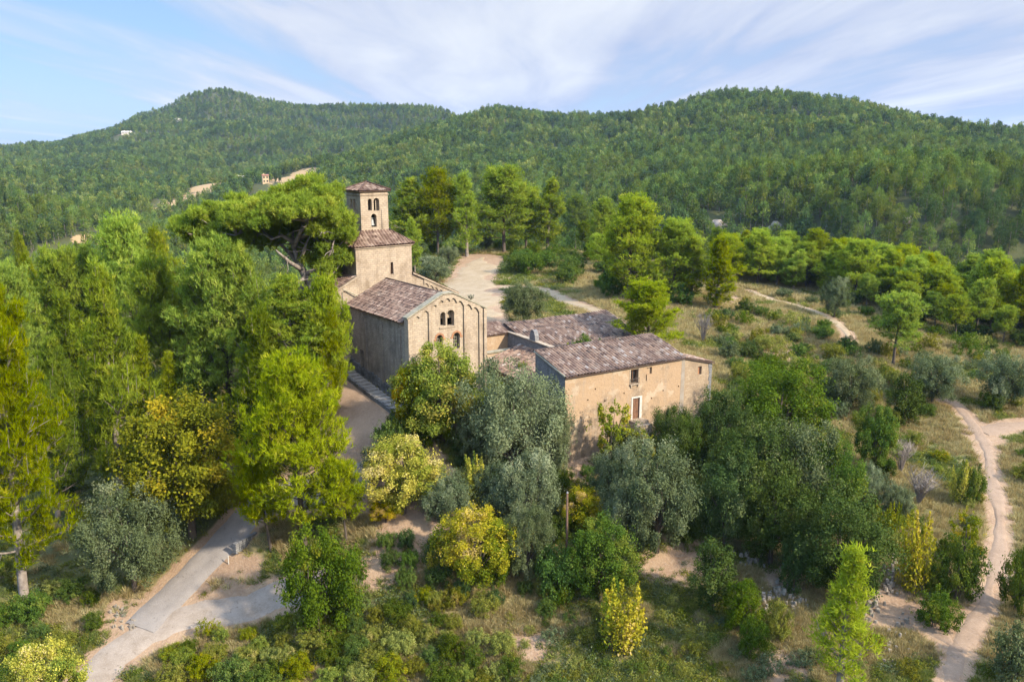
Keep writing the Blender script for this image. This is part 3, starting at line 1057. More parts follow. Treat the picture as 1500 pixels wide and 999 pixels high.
# ------------------------------------------------------------------ roofs
def roof_plane(name, O, Av, Bv, mat, parent, li=0., ri=0., pitch=.25, row=.42, seed=0, amp=.05, wobble=.02):
    """canal tiles: O eave corner, Av along the eave, Bv up the slope; li/ri = how far the top edge draws in (hips)"""
    g = np.random.default_rng(seed + 500)
    O, Av, Bv = (np.array(a, float) for a in (O, Av, Bv))
    La, Lb = np.linalg.norm(Av), np.linalg.norm(Bv)
    a, b = Av / La, Bv / Lb
    nn = np.cross(a, b)
    if nn[2] < 0: nn = -nn
    nc = max(2, round(La / pitch))
    nrw = max(2, round(Lb / row))
    ss = 6
    xs = np.linspace(0, La, nc * ss + 1)
    prof = np.clip(.5 + .72 * np.cos(2 * np.pi * xs / (La / nc)), 0, 1) ** .8
    sag = np.cumsum(g.normal(0, .006, nc + 1))
    jit = g.normal(0, .028, (nrw, nc + 1))
    slip = np.abs(g.normal(0, .012, (nrw, nc + 1)))
    V, tint = [], []
    tile = np.clip(g.beta(2, 2.4, (nrw, nc + 1)) + g.normal(0, .06, (nrw, 1)), 0, 1)
    ci = np.minimum(np.round(xs / (La / nc)).astype(int), nc)
    Q = []
    for j in range(nrw):
        for e in (0, 1):
            y = Lb * (j + e) / nrw + (.05 if e else 0) + jit[j][ci] * (1 if e == 0 else .3)
            h = amp * prof + (.035 if e == 0 else .0) + wobble * (np.sin(xs * .9 + j * .3 + seed) + 1.2 * np.sin(xs * .37 + seed * 1.7) * math.sin(math.pi * (j + e) / nrw)) + slip[j][ci]
            xl, xr = li * min(1, (j + e) / nrw), La - ri * min(1, (j + e) / nrw)
            x = np.clip(xs, xl, max(xr, xl))
            V.append(O + a * x[:, None] + b * y[:, None] + nn * h[:, None])
            tint.append(tile[j][ci])
        r0 = 2 * j * len(xs)
        i = r0 + np.arange(len(xs) - 1)
        Q.append(np.stack([i, i + 1, i + 1 + len(xs), i + len(xs)], -1))
        if j:
            p = r0 - len(xs) + np.arange(len(xs) - 1)
            Q.append(np.stack([p, p + 1, i + 1, i], -1))
    V = np.concatenate(V)
    # boarding under the tiles
    n0 = len(V)
    t = nn * -.10
    c = [O, O + Av, O + Av - a * ri + Bv, O + a * li + Bv]
    V = np.vstack([V, c, [p + t for p in c]])
    Q.append(np.array([[n0 + 7, n0 + 6, n0 + 5, n0 + 4]] + [[n0 + k, n0 + 4 + k, n0 + 4 + (k + 1) % 4, n0 + (k + 1) % 4] for k in range(4)]))
    tint = np.concatenate(tint + [np.full(8, .2)])
    return link(name, np_mesh(name, V, None, np.concatenate(Q), {'tint': tint}, [M[mat]]), parent)


# ------------------------------------------------------------------ the church
church = empty('church', C0, math.atan2(CH1[1], CH1[0]))
tag(church, 'romanesque stone church with brown tiled nave and a square belfry over the crossing', 'church')
ZB = -2.2
AX = 4.35
gable = lambda s: 10.62 - .475 * abs(s - AX) if abs(s - AX) > .5 else 10.62 - .475 * .5
win_hi = [arch(3.52, 4.10, 7.42, 8.72), arch(4.28, 5.06, 7.32, 8.84)]
win_lo = [arch(3.06, 3.74, 5.15, 6.62), arch(4.92, 5.66, 5.0, 6.6)]
portal = arch(3.6, 5.2, .1, 3.3)
outer = [(0, ZB), (8.7, ZB), (8.7, gable(8.7) - .06), (AX + .5, gable(AX)), (AX - .5, gable(AX)), (0, gable(0))]
fac = holed_wall('facade', outer, win_hi + win_lo + [portal], lambda a, z: (a, 0, z), (0, 1, 0), .55, M['stone'], church)
mb = MB()      # back face and ends of the gable parapet
mb.poly([(0.0, .55, 8.0), (8.7, .55, 8.0), (8.7, .55, gable(8.7) - .06), (AX + .5, .55, gable(AX)), (AX - .5, .55, gable(AX)), (0, .55, gable(0))])
mb.poly([(8.7, 0, ZB), (8.7, .55, ZB), (8.7, .55, gable(8.7) - .06), (8.7, 0, gable(8.7) - .06)])
mb.poly([(0, 0, ZB), (0, 0, gable(0)), (0, .55, gable(0)), (0, .55, ZB)])
mb.build('parapet', M['stone'], fac)
mb = MB()
cr = [(-.08, gable(0) - .02), (AX - .55, gable(AX) + .015), (AX + .55, gable(AX) + .015), (8.78, gable(8.7) - .08)]
for (a0, z0), (a1, z1) in zip(cr, cr[1:]):
    mb.prism([(a0, -.14, z0), (a1, -.14, z1), (a1, .66, z1), (a0, .66, z0)], [(a0, -.14, z0 + .13), (a1, -.14, z1 + .13), (a1, .66, z1 + .13), (a0, .66, z0 + .13)])
mb.build('coping', M['coping'], fac)


def arcade(mb, s0, s1, n, top, drop, fn, ns=8):
    """corbel table: a proud band whose lower edge runs in little round arches"""
    S = np.linspace(s0, s1, n * ns + 1)
    wa = (s1 - s0) / n
    for a, b in zip(S, S[1:]):
        def lo(s):
            f = ((s - s0) / wa) % 1 if s < s1 - 1e-6 else 1.
            base = top(s) - drop
            r = math.sqrt(max(0, 1 - min(1, ((f - .5) / .40)) ** 2)) if abs(f - .5) < .4 else 0
            return base + r * min(.40 * wa, drop * .72)
        ends = []
        for s in (a, b):
            ends.append((s, lo(s), top(s)))
        (a, l0, t0), (b, l1, t1) = ends
        mb.prism([fn(a, 0, l0), fn(b, 0, l1), fn(b, 1, l1), fn(a, 1, l0)], [fn(a, 0, t0), fn(b, 0, t1), fn(b, 1, t1), fn(a, 1, t0)])


mb = MB()
ffn = lambda s, e, z: (s, -.15 if e == 0 else .0, z)
gt = lambda s: gable(s) - .06 if s < 8 else gable(s) - .1
for a, b, n in ((.42, 2.2, 2), (2.42, 6.08, 5), (6.30, 7.82, 2)):
    arcade(mb, a, b, n, gt, .62, ffn)
mb.build('arched_band', M['stone'], fac)
for a, b in ((.0, .42), (2.2, 2.42), (6.08, 6.30), (7.82, 8.04), (8.38, 8.7)):
    mb = MB()
    mb.prism([(a, -.15, ZB), (b, -.15, ZB), (b, 0, ZB), (a, 0, ZB)], [(a, -.15, gt(a)), (b, -.15, gt(b)), (b, 0, gt(b)), (a, 0, gt(a))])
    mb.build('pilaster', M['stone'], fac)


def arch_ring(name, x0, x1, z1, wdt, y0, y1, mat, parent, fn=None, n=9):
    fn = fn or (lambda a, y, z: (a, y, z))
    r, c = (x1 - x0) / 2, (x0 + x1) / 2
    mb = MB()
    for k in range(n):
        t0, t1 = math.pi * k / n, math.pi * (k + .9) / n
        p = lambda t, q: (c + (r + q) * math.cos(t), z1 - r + (r + q) * math.sin(t))
        ring = [p(t0, .01), p(t1, .01), p(t1, wdt), p(t0, wdt)]
        mb.prism([fn(a, y0, z) for a, z in ring], [fn(a, y1, z) for a, z in ring])
    return mb.build(name, mat, parent)


for i, (x0, x1, z0, z1) in enumerate(((3.06, 3.74, 5.15, 6.62), (4.92, 5.66, 5.0, 6.6))):
    fr = MB()
    for k in range(3):
        xx = x0 + (x1 - x0) * (k + 1) / 4
        fr.box(xx - .02, xx + .02, .34, .38, z0, z1 - .15)
    for k in range(5):
        zz = z0 + (z1 - z0) * (k + .5) / 5
        fr.box(x0, x1, .345, .375, zz - .02, zz + .02)
    wnd = fr.build('window', M['coping'], church)
    pn = MB()
    pn.poly([(x0, .45, z0), (x1, .45, z0), (x1, .45, z1), (x0, .45, z1)])
    pn.build('pane', M['dark'], wnd)
    arch_ring('brick_arch', x0, x1, z1, .2, -.035, .1, M['brick'], wnd)
    for q0, q1 in ((x0 - .3, x0 - .02), (x1 + .02, x1 + .3)):
        mb = MB()
        mb.box(q0, q1, -.03, .08, z1 - .5, z1 - .36)
        mb.build('impost', M['brick'], wnd)
tw = MB()
for c0 in ((4.19, 7.36, 8.4),):
    tw.tube([(c0[0], .22, c0[1]), (c0[0], .22, c0[2])], [.08, .07], 8)
    tw.box(c0[0] - .13, c0[0] + .13, .02, .42, c0[2] - .02, c0[2] + .12)
win = tw.build('twin_window', M['stone'], church)
arch_ring('arch_stones', 3.52, 4.10, 8.72, .14, -.03, .1, M['stone'], win)
arch_ring('arch_stones', 4.28, 5.06, 8.84, .14, -.03, .1, M['stone'], win)
mb = MB()
mb.box(3.42, 5.16, -.08, .2, 7.2, 7.31)
mb.build('sill', M['stone'], win)
mb = MB()
mb.box(3.62, 5.18, .38, .44, .1, 3.3)
mb.build('portal_door', M['wood'], church)

# nave walls
door = [(8.92, 1.2), (9.72, 1.2), (9.72, 3.85), (8.92, 3.85)]
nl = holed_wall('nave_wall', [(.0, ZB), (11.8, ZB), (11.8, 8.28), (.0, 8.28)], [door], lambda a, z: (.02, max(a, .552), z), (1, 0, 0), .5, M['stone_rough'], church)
mb = MB()
mb.box(.45, .5, 8.92, 9.72, 1.2, 3.85)
mb.build('side_door', M['wood'], nl)
for a, b in ((1.2, 1.75), (4.7, 5.2), (8.0, 8.5)):
    mb = MB()
    mb.box(-.09, .02, a, b, .1, 7.4)
    mb.build('pilaster', M['stone_rough'], nl)
mb = MB()
g = np.random.default_rng(3)
for i in range(46):      # rough footing boulders
    y = i * .26 - .3
    for k in range(2):
        r = g.uniform(.22, .4)
        z = .14 * y + (.05 + k * .55) + g.uniform(-.1, .1)
        w0 = .38 - k * .17 + g.uniform(0, .12)
        pts = [(-w0 + .1 * g.random(), y + dy * .16 * g.uniform(.8, 1.1), z + dz * r) for dy, dz in ((-1, -1), (1, -1), (1.1, .1), (.7, 1), (-.7, 1), (-1.1, 0))]
        mb.prism([(p[0] * .55, p[1], p[2]) for p in pts], [(.03, p[1] * 1., p[2]) for p in pts])
        mb.poly([(p[0], p[1], p[2]) for p in pts])
mb.build('footing', M['grey_stone'], nl)
mb = MB()
mb.poly([(8.69, .552, ZB), (8.69, 11.8, ZB), (8.69, 11.8, 8.28), (8.69, .552, 8.28)])
mb.build('nave_wall', M['stone'], church)
# nave roof
ov = .38
rise = 10.30 - 8.22
nr_ = roof_plane('nave_roof', (-ov, 11.76, 8.30 - ov * rise / AX), (0, -11.2, 0), (AX + ov, 0, rise + ov * rise / AX), 'tile_church', church, row=.36, seed=1)
roof_plane('roof_slope', (8.7 + ov, .56, 8.30 - ov * rise / AX), (0, 11.2, 0), (-(8.7 - AX + ov), 0, rise + ov * rise / AX), 'tile_church', nr_, row=.36, seed=2)
mb = MB()
mb.tube([(AX, .6, 10.36), (AX, 11.7, 10.36)], [.13, .13], 8)
mb.build('ridge_tiles', M['tile_tower'], nr_, True)
# carved finial on the parapet
mb = MB()
mb.tube([(7.15, .25, 9.1), (7.15, .25, 9.35), (7.16, .25, 9.4), (7.17, .25, 9.62)], [.16, .13, .08, .08], 8)
for k in range(7):
    t = k * .9
    mb.tube([(7.17, .25, 9.6), (7.17 + .2 * math.cos(t), .25 + .2 * math.sin(t), 9.75), (7.17 + .3 * math.cos(t), .25 + .3 * math.sin(t), 9.98)], [.07, .09, .05], 6)
mb.tube([(7.17, .25, 9.6), (7.17, .25, 10.02)], [.1, .07], 6)
mb.build('finial', M['coping'], church)

# transept: one gabled front wall behind the nave, roofs falling to both sides
TV0, TV1 = 11.8, 18.5
tl, tr_ = -4.3, 12.95
zt = lambda s: 10.85 - .5 * (1.03 - s) if s < 1.03 else (10.72 - .485 * (s - 7.5) if s > 7.5 else 10.85)
tw_o = [(tl, ZB), (tr_, ZB), (tr_, zt(tr_)), (7.5, 10.72), (1.03, 10.85), (tl, zt(tl))]
twl = holed_wall('transept_wall', tw_o, [], lambda a, z: (a, TV0, z), (0, 1, 0), .1, M['stone'], church)
mb = MB()
mb.poly([(tl, TV0, ZB), (tl, TV0, zt(tl)), (tl, TV1, zt(tl)), (tl, TV1, ZB)])
mb.poly([(tr_, TV0, ZB), (tr_, TV1, ZB), (tr_, TV1, zt(tr_)), (tr_, TV0, zt(tr_))])
mb.poly([(x, TV1, z) for x, z in tw_o])
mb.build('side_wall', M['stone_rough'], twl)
mb = MB()
arcade(mb, 8.9, 12.5, 6, lambda s: zt(s) - .2, .55, lambda s, e, z: (s, TV0 - .12 if e == 0 else TV0, z))
mb.build('arched_band', M['stone'], twl)
mb = MB()
arcade(mb, -3.9, -.3, 6, lambda s: zt(s) - .2, .55, lambda s, e, z: (s, TV0 - .12 if e == 0 else TV0, z))
mb.build('arched_band', M['stone'], twl)
for s0, s1 in ((tl - .25, 1.0), (7.53, tr_ + .3)):
    mb = MB()
    z0, z1 = zt(s0), zt(s1)
    mb.prism([(s0, TV0 - .22, z0 - .12), (s1, TV0 - .22, z1 - .12), (s1, TV0 + .1, z1 - .12), (s0, TV0 + .1, z0 - .12)], [(s0, TV0 - .22, z0 + .06), (s1, TV0 - .22, z1 + .06), (s1, TV0 + .1, z1 + .06), (s0, TV0 + .1, z0 + .06)])
    mb.build('rake_cornice', M['stone'], twl)
mb = MB()
mb.tube([(-.64, TV0 - .08, 9.75), (.91, TV0 - .3, 8.94)], [.06, .06], 6)
mb.tube([(-.62, TV0 - .06, 9.7), (-.62, TV0 - .06, 7.2)], [.045, .045], 6)
mb.build('rain_pipe', M['coping'], twl)
trf = roof_plane('transept_roof', (tl - .25, TV1, zt(tl - .25) + .06), (0, TV0 - .12 - TV1, 0), (1.0 - tl + .25, 0, zt(1.0) - zt(tl - .25)), 'tile_church', church, seed=3)
roof_plane('roof_slope', (tr_ + .3, TV0 - .12, zt(tr_ + .3) + .06), (0, TV1 - TV0 + .12, 0), (7.53 - tr_ - .3, 0, zt(7.53) - zt(tr_ + .3)), 'tile_church', trf, seed=4)

# crossing block
D0, D1, DV0, DV1 = 1.03, 7.5, 11.84, 18.4
slit = rect(5.18, 5.46, 10.55, 11.95)
sl = [(4.9, 10.62), (5.3, 10.62), (5.26, 12.0), (4.98, 12.0)]
drum = holed_wall('crossing_block', [(D0, 8), (D1, 8), (D1, 13.62), (D0, 13.62)], [sl], lambda a, z: (a, DV0 - .06, z), (0, 1, 0), .4, M['stone'], church)
mb = MB()
mb.poly([(5.4 - .55, DV0 + .3, 10.6), (5.35, DV0 + .3, 10.6), (5.35, DV0 + .3, 12.0), (4.85, DV0 + .3, 12.0)])
mb.build('slit_window', M['wood'], drum)
mb = MB()
mb.poly([(D0, DV0 - .06, 8), (D0, DV0 - .06, 13.62), (D0, DV1, 13.62), (D0, DV1, 8)])
mb.poly([(D1, DV0 - .06, 8), (D1, DV1, 8), (D1, DV1, 13.62), (D1, DV0 - .06, 13.62)])
mb.poly([(D0, DV1, 8), (D0, DV1, 13.62), (D1, DV1, 13.62), (D1, DV1, 8)])
mb.build('side_wall', M['stone'], drum)
mb = MB()
mb.box(D0 - .14, D1 + .14, DV0 - .2, DV1 + .14, 13.63, 13.78)
mb.build('cornice', M['stone'], drum)
e = .28
tz_ = 15.15
dx, dy = (D1 - D0) / 2 + e, (DV1 - DV0) / 2 + e
cx_, cy_ = (D0 + D1) / 2, (DV0 + DV1) / 2
TW = 1.58
corners = [(cx_ - dx, cy_ - dy), (cx_ + dx, cy_ - dy), (cx_ + dx, cy_ + dy), (cx_ - dx, cy_ + dy)]
drf = None
for k in range(4):
    (x0, y0), (x1, y1) = corners[k], corners[(k + 1) % 4]
    Lw = math.hypot(x1 - x0, y1 - y0)
    run = dy - TW if k % 2 == 0 else dx - TW
    inset = dx - TW if k % 2 == 0 else dy - TW
    nx, ny = -(y1 - y0) / Lw, (x1 - x0) / Lw
    o = roof_plane('crossing_roof' if k == 0 else 'roof_slope', (x0, y0, 13.80), (x1 - x0, y1 - y0, 0), (nx * run, ny * run, tz_ - 13.80), 'tile_tower', church if k == 0 else drf, inset, inset, .36, .4, 10 + k, .105)
    if k == 0: drf = o
for k in range(4):
    mb = MB()
    (x0, y0) = corners[k]
    sxn, syn = (1 if k in (0, 3) else -1), (1 if k < 2 else -1)
    mb.tube([(x0, y0, 13.86), (cx_ - sxn * TW, cy_ - syn * TW, tz_ + .06)], [.11, .11], 6)
    mb.build('hip_tiles', M['tile_tower'], drf, True)

# belfry
B0, B1, BV0, BV1 = cx_ - TW, cx_ + TW, cy_ - TW, cy_ + TW
ZT = 19.15
wf = [arch(B0 + .84, B0 + 1.28, 17.25, 18.45), arch(B0 + 1.50, B0 + 2.14, 17.2, 18.5), arch(B0 + 1.15, B0 + 1.78, 14.98 + .55, 17.0 - .1)]
ws = [arch(.85, 1.3, 17.2, 18.4), arch(1.5, 2.0, 17.2, 18.4), arch(1.2, 1.8, 15.5, 16.9)]
tower = holed_wall('belfry', [(B0, 14.6), (B1, 14.6), (B1, ZT), (B0, ZT)], wf, lambda a, z: (a, BV0, z), (0, 1, 0), .45, M['stone'], church)
holed_wall('belfry_wall', [(0, 14.6), (2 * TW, 14.6), (2 * TW, ZT), (0, ZT)], ws, lambda a, z: (B0 + .004, BV1 - a, z), (1, 0, 0), .45, M['stone'], tower)
holed_wall('belfry_wall', [(0, 14.6), (2 * TW, 14.6), (2 * TW, ZT), (0, ZT)], ws, lambda a, z: (B1 - .004, BV0 + a, z), (-1, 0, 0), .45, M['stone'], tower)
holed_wall('belfry_wall', [(0, 14.6), (2 * TW, 14.6), (2 * TW, ZT), (0, ZT)], ws, lambda a, z: (B1 - a, BV1, z), (0, -1, 0), .45, M['stone'], tower)
mb = MB()     # inner faces so the wall reads thick, and the bell floor
i0, i1, j0, j1 = B0 + .45, B1 - .45, BV0 + .45, BV1 - .45
mb.box(i0 - .4, i1 + .4, j0 - .4, j1 + .4, 15.2, 15.35)
mb.box(i0 - .4, i1 + .4, j0 - .4, j1 + .4, 17.0, 17.12)
mb.box(B0 + .1, B1 - .1, BV0 + .1, BV1 - .1, 19.0, 19.1)
mb.build('bell_floor', M['stone_rough'], tower)
mb = MB()
xc = B0 + 2.1
mb.tube([(B0 + 1.82, BV0 + .2, 17.2), (B0 + 1.82, BV0 + .2, 18.25)], [.05, .045], 6)
mb.build('colonnette', M['stone'], tower)
mb = MB()
mb.box(B0 + 2.35, B0 + 2.40, BV0 - .05, BV0, 15.2, 17.3)
mb.build('string_course', M['stone_rough'], tower)
mb = MB()
mb.box(B0 - .08, B1 + .08, BV0 - .08, BV1 + .08, ZT - .36, ZT - .26)
mb.box(B0 - .16, B1 + .16, BV0 - .16, BV1 + .16, ZT + .004, ZT + .1)
mb.build('cornice', M['stone'], tower)
mb = MB()
bx, by = B0 + 1.47, BV0 + .5
prof = [(.06, 16.35), (.14, 16.3), (.2, 16.12), (.23, 15.9), (.3, 15.72), (.31, 15.68)]
mb.tube([(bx, by, z) for _, z in prof], [r for r, _ in prof], 10)
mb.tube([(bx - .4, by, 16.42), (bx + .4, by, 16.42)], [.06, .06], 6)
mb.build('bell', M['bronze'], church, True)
hx = TW + .25
tc = [(cx_ - hx, cy_ - hx), (cx_ + hx, cy_ - hx), (cx_ + hx, cy_ + hx), (cx_ - hx, cy_ + hx)]
for k in range(4):
    (x0, y0), (x1, y1) = tc[k], tc[(k + 1) % 4]
    Lw = math.hypot(x1 - x0, y1 - y0)
    nx, ny = -(y1 - y0) / Lw, (x1 - x0) / Lw
    o = roof_plane('belfry_roof' if k == 0 else 'roof_slope', (x0, y0, ZT + .11), (x1 - x0, y1 - y0, 0), (nx * hx, ny * hx, .78), 'tile_tower', church if k == 0 else tro, hx, hx, .24, .4, 20 + k, .055)
    if k == 0: tro = o
mb = MB()
for x0, y0 in tc:
    mb.tube([(x0, y0, ZT + .17), (cx_, cy_, ZT + .97)], [.1, .09], 6)
mb.tube([(cx_, cy_, ZT + .9), (cx_, cy_, ZT + 1.08)], [.12, .03], 8)
mb.build('hip_tiles', M['tile_tower'], tro, True)

# stepped slab walk along the nave
walk = empty('slab_walk', C0, math.atan2(CH1[1], CH1[0]))
tag(walk, 'narrow walk of pale stone slabs stepping down along the shaded church wall', 'steps')
for i in range(15):
    y = 10.2 - i * .78
    mb = MB()
    z = float(zfun(*chp(-1.1, y)[:2])) + .06
    mb.box(-1.75, -.55, y - .72, y, z - .4, z + .1)
    mb.build('slab', M['slab'] if 'slab' in M else M.setdefault('slab', plain_mat('pale slab', (.34, .315, .28), (.22, .195, .17), 2.5)), walk)
mb = MB()
for i in range(15):
    y = 10.2 - i * .78
    z = float(zfun(*chp(-1.1, y)[:2])) + .06
    mb.box(-2.0, -1.76, y - .78, y, z - .5, z + .16)
mb.build('kerb', M['grey_stone'], walk)

# ------------------------------------------------------------------ the farmhouse
farm = empty('farmhouse', F0, math.atan2(FA1[1], FA1[0]))
tag(farm, 'long ochre rendered farmhouse with lichened tile roof and white framed door', 'farmhouse')
FB = -6.0
EZ = 4.06
w1, w2, dr = rect(7.32, 8.2, 2.38, 3.72), rect(9.18, 9.82, 3.02, 3.68), rect(7.66, 8.46, -1.1, .92)
aw = rect(15.66, 16.14, 2.05, 2.9)
holes_small = [rect(a - .07, a + .07, z - .08, z + .08) for a, z in ((2.5, 1.6), (4.4, 1.2), (6.6, 1.6), (11.3, 1.15), (13.2, 1.3), (1.6, -1.2), (3.3, 2.5), (9.9, .6), (12.2, -.9))]
ph = [rect(4.0, 4.3, -3.75, -3.4), rect(11.9, 12.15, -.95, -.7), rect(9.12, 9.24, 2.4, 3.0)]
fw = holed_wall('front_wall', [(0, FB), (13.72, FB), (13.72, EZ), (0, EZ)], [w1, w2, dr] + holes_small + ph, lambda a, z: (a, 0, z), (0, 1, 0), .4, M['plaster'], farm)
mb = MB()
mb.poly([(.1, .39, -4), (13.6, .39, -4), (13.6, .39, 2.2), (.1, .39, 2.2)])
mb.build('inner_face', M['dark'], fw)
sw = rect(1.56, 2.02, 2.85, 3.45)
lw = holed_wall('gable_wall', [(0, FB), (4.85, FB), (4.85, 5.28), (0, EZ)], [sw], lambda a, z: (.005, a, z), (1, 0, 0), .35, M['grey_stone'], farm)
mb = MB()
mb.poly([(.34, 1.5, 2.8), (.34, 2.1, 2.8), (.34, 2.1, 3.5), (.34, 1.5, 3.5)])
mb.build('pane', M['dark'], lw)
mb = MB()
mb.poly([(0, 4.86, FB), (13.72, 4.86, FB), (13.72, 4.86, 5.28), (0, 4.86, 5.28)])
mb.poly([(13.715, 0, FB), (13.715, 4.86, FB), (13.715, 4.86, 5.28), (13.715, 0, EZ)])
mb.build('rear_wall', M['grey_stone'], farm)
sl_ = (5.34 - 4.1) / 4.9
frf = roof_plane('roof', (-.12, -.28, 4.14 - .28 * sl_), (13.9, 0, 0), (0, 5.25, 5.25 * sl_), 'tile_farm', farm, pitch=.34, row=.46, seed=31, amp=.105, wobble=.05)
mb = MB()
for i in range(53):
    x = i * .26 + .02
    mb.box(x, x + .2, -.18, 0.05, EZ - .1, EZ - .02)
mb.build('eave_tiles', M['tile_tower'], frf)
mb = MB()
mb.tube([(-.1, 5.0, 5.42), (13.78, 5.0, 5.42)], [.13, .13], 7)
mb.build('ridge_tiles', M['tile_farm'], frf, True)
mb = MB()
mb.tube([(-.12, -.2, 4.14), (-.12, 4.9, 5.38)], [.1, .1], 6)
mb.build('verge_tiles', M['coping'], frf, True)
# windows, door
mb = MB()
mb.box(7.34, 7.39, .3, .36, 2.4, 3.7)
mb.box(7.74, 7.79, .3, .36, 2.4, 3.7)
mb.box(8.13, 8.18, .3, .36, 2.4, 3.7)
wn = mb.build('window', M['wood'], farm)
mb = MB()
mb.poly([(7.34, .35, 2.38), (8.18, .35, 2.38), (8.18, .35, 3.72), (7.34, .35, 3.72)])
mb.build('pane', M['dark'], wn)
mb = MB()
mb.box(7.2, 8.34, -.16, .1, 2.26, 2.37)
mb.box(7.3, 7.42, -.12, .02, 2.05, 2.26)
mb.box(8.1, 8.22, -.12, .02, 2.05, 2.26)
mb.build('sill', M['stone'], wn)
mb = MB()
for x in np.linspace(7.3, 8.22, 8):
    mb.box(x - .012, x + .012, -.14, -.116, 2.38, 2.85)
mb.box(7.27, 8.25, -.14, -.115, 2.85, 2.89)
mb.build('railing', M['bark_dark'], wn)
for x0, x1 in ((7.18, 7.3), (8.22, 8.3)):
    mb = MB()
    mb.box(x0, x1, -.02, .1, 2.38, 3.8)
    mb.build('pale_jamb', M['stone'], wn)
mb = MB()
mb.poly([(9.18, .2, 3.02), (9.82, .2, 3.02), (9.82, .2, 3.68), (9.18, .2, 3.68)])
mb.build('blocked_window', M['plaster'], farm)
mb = MB()
mb.box(7.48, 7.655, -.035, .2, -1.1, 1.08)
mb.box(8.465, 8.74, -.035, .2, -1.1, 1.08)
mb.box(7.655, 8.465, -.035, .2, .925, 1.08)
dfm = mb.build('door_frame', M['white'], farm)
mb = MB()
mb.box(7.66, 8.46, .12, .18, -1.1, .92)
for x in (7.86, 8.06, 8.26):
    mb.box(x - .012, x + .012, .1, .125, -1.1, .9)
mb.build('door', M['wood'], dfm)
mb = MB()
mb.box(7.3, 8.9, -.9, -.02, -1.4, -1.12)
mb.box(7.2, 9.0, -1.3, -.02, -4.4, -1.4)
mb.build('door_step', M['stone'], farm)
mb = MB()
mb.prism([(13.38, -.012, -5), (13.98, -.012, -5), (13.98, .05, -5), (13.38, .05, -5)], [(13.5, -.012, 3.9), (13.9, -.012, 3.9), (13.9, .05, 3.9), (13.5, .05, 3.9)])
mb.build('mortar_joint', M['joint'], farm)
# annexe
za = lambda s: 4.02 - .255 * (s - 13.72)
annexe = holed_wall('annexe_wall', [(13.725, FB), (17.45, FB), (17.45, za(17.45)), (13.725, za(13.72) - .02)], [aw], lambda a, z: (a, .03, z), (0, 1, 0), .3, M['plaster_stone'] if 'plaster_stone' in M else M['plaster'], farm)
mb = MB()
mb.poly([(15.66, .26, 2.05), (16.14, .26, 2.05), (16.14, .26, 2.9), (15.66, .26, 2.9)])
mb.build('blocked_window', M['brick'], annexe)
mb = MB()
mb.poly([(17.45, .03, FB), (17.45, 3.2, FB), (17.45, 3.2, za(17.45)), (17.45, .03, za(17.45))])
mb.poly([(13.73, 3.2, FB), (17.45, 3.2, FB), (17.45, 3.2, za(17.45)), (13.73, 3.2, za(13.72))])
mb.build('side_wall', M['grey_stone'], annexe)
mb = MB()
g = np.random.default_rng(8)
zq = FB
while zq < 3.0:
    h = g.uniform(.25, .42)
    ww = g.uniform(.25, .55)
    mb.box(17.46 - ww, 17.475, .0, .03, zq, min(zq + h - .02, 3.0))
    zq += h
mb.build('quoins', M['grey_stone'], annexe)
roof_plane('annexe_roof', (17.7, -.16, za(17.7) + .06), (0, 3.5, 0), (13.74 - 17.7, 0, za(13.74) - za(17.7)), 'tile_farm', farm, seed=33, amp=.06)

# rear range of the courtyard
rear = empty('courtyard_building', F0, math.atan2(FA1[1], FA1[0]))
tag(rear, 'low stone range with a long lichened tile roof behind the farmhouse yard', 'building')
mb = MB()
mb.poly([(7.2, 16.2, -1), (21.3, 16.2, -1), (21.3, 16.2, 2.35), (7.2, 16.2, 2.35)])
mb.poly([(7.2, 22.6, -1), (7.2, 22.6, 3.9), (21.3, 22.6, 3.9), (21.3, 22.6, -1)])
mb.poly([(7.2, 16.2, -1), (7.2, 16.2, 2.35), (7.2, 22.6, 3.9), (7.2, 22.6, -1)])
mb.poly([(21.3, 16.2, -1), (21.3, 22.6, -1), (21.3, 22.6, 3.9), (21.3, 16.2, 2.35)])
mb.build('wall', M['stone_rough'], rear)
roof_plane('roof', (7.05, 15.9, 2.36), (14.5, 0, 0), (0, 6.85, 1.66), 'tile_farm', rear, pitch=.34, row=.46, seed=41, amp=.1, wobble=.05)
ex = MB()
ex.poly([(3.2, 21.2, -1), (7.18, 21.2, -1), (7.18, 21.2, 3.3), (3.2, 21.2, 3.3)])
ex.poly([(3.2, 21.2, -1), (3.2, 21.2, 3.3), (3.2, 23.6, 3.95), (3.2, 23.6, -1)])
ex.poly([(3.2, 23.6, -1), (3.2, 23.6, 3.95), (7.18, 23.6, 3.95), (7.18, 23.6, -1)])
exo = ex.build('lean_to', M['plaster'], rear)
roof_plane('lean_to_roof', (3.0, 20.95, 3.3), (4.15, 0, 0), (0, 2.9, .78), 'tile_tower', exo, seed=42)
ca = arch(16.9, 18.3, -.5, 1.9)
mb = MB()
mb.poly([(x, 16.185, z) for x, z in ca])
mb.build('archway', M['dark'], rear)

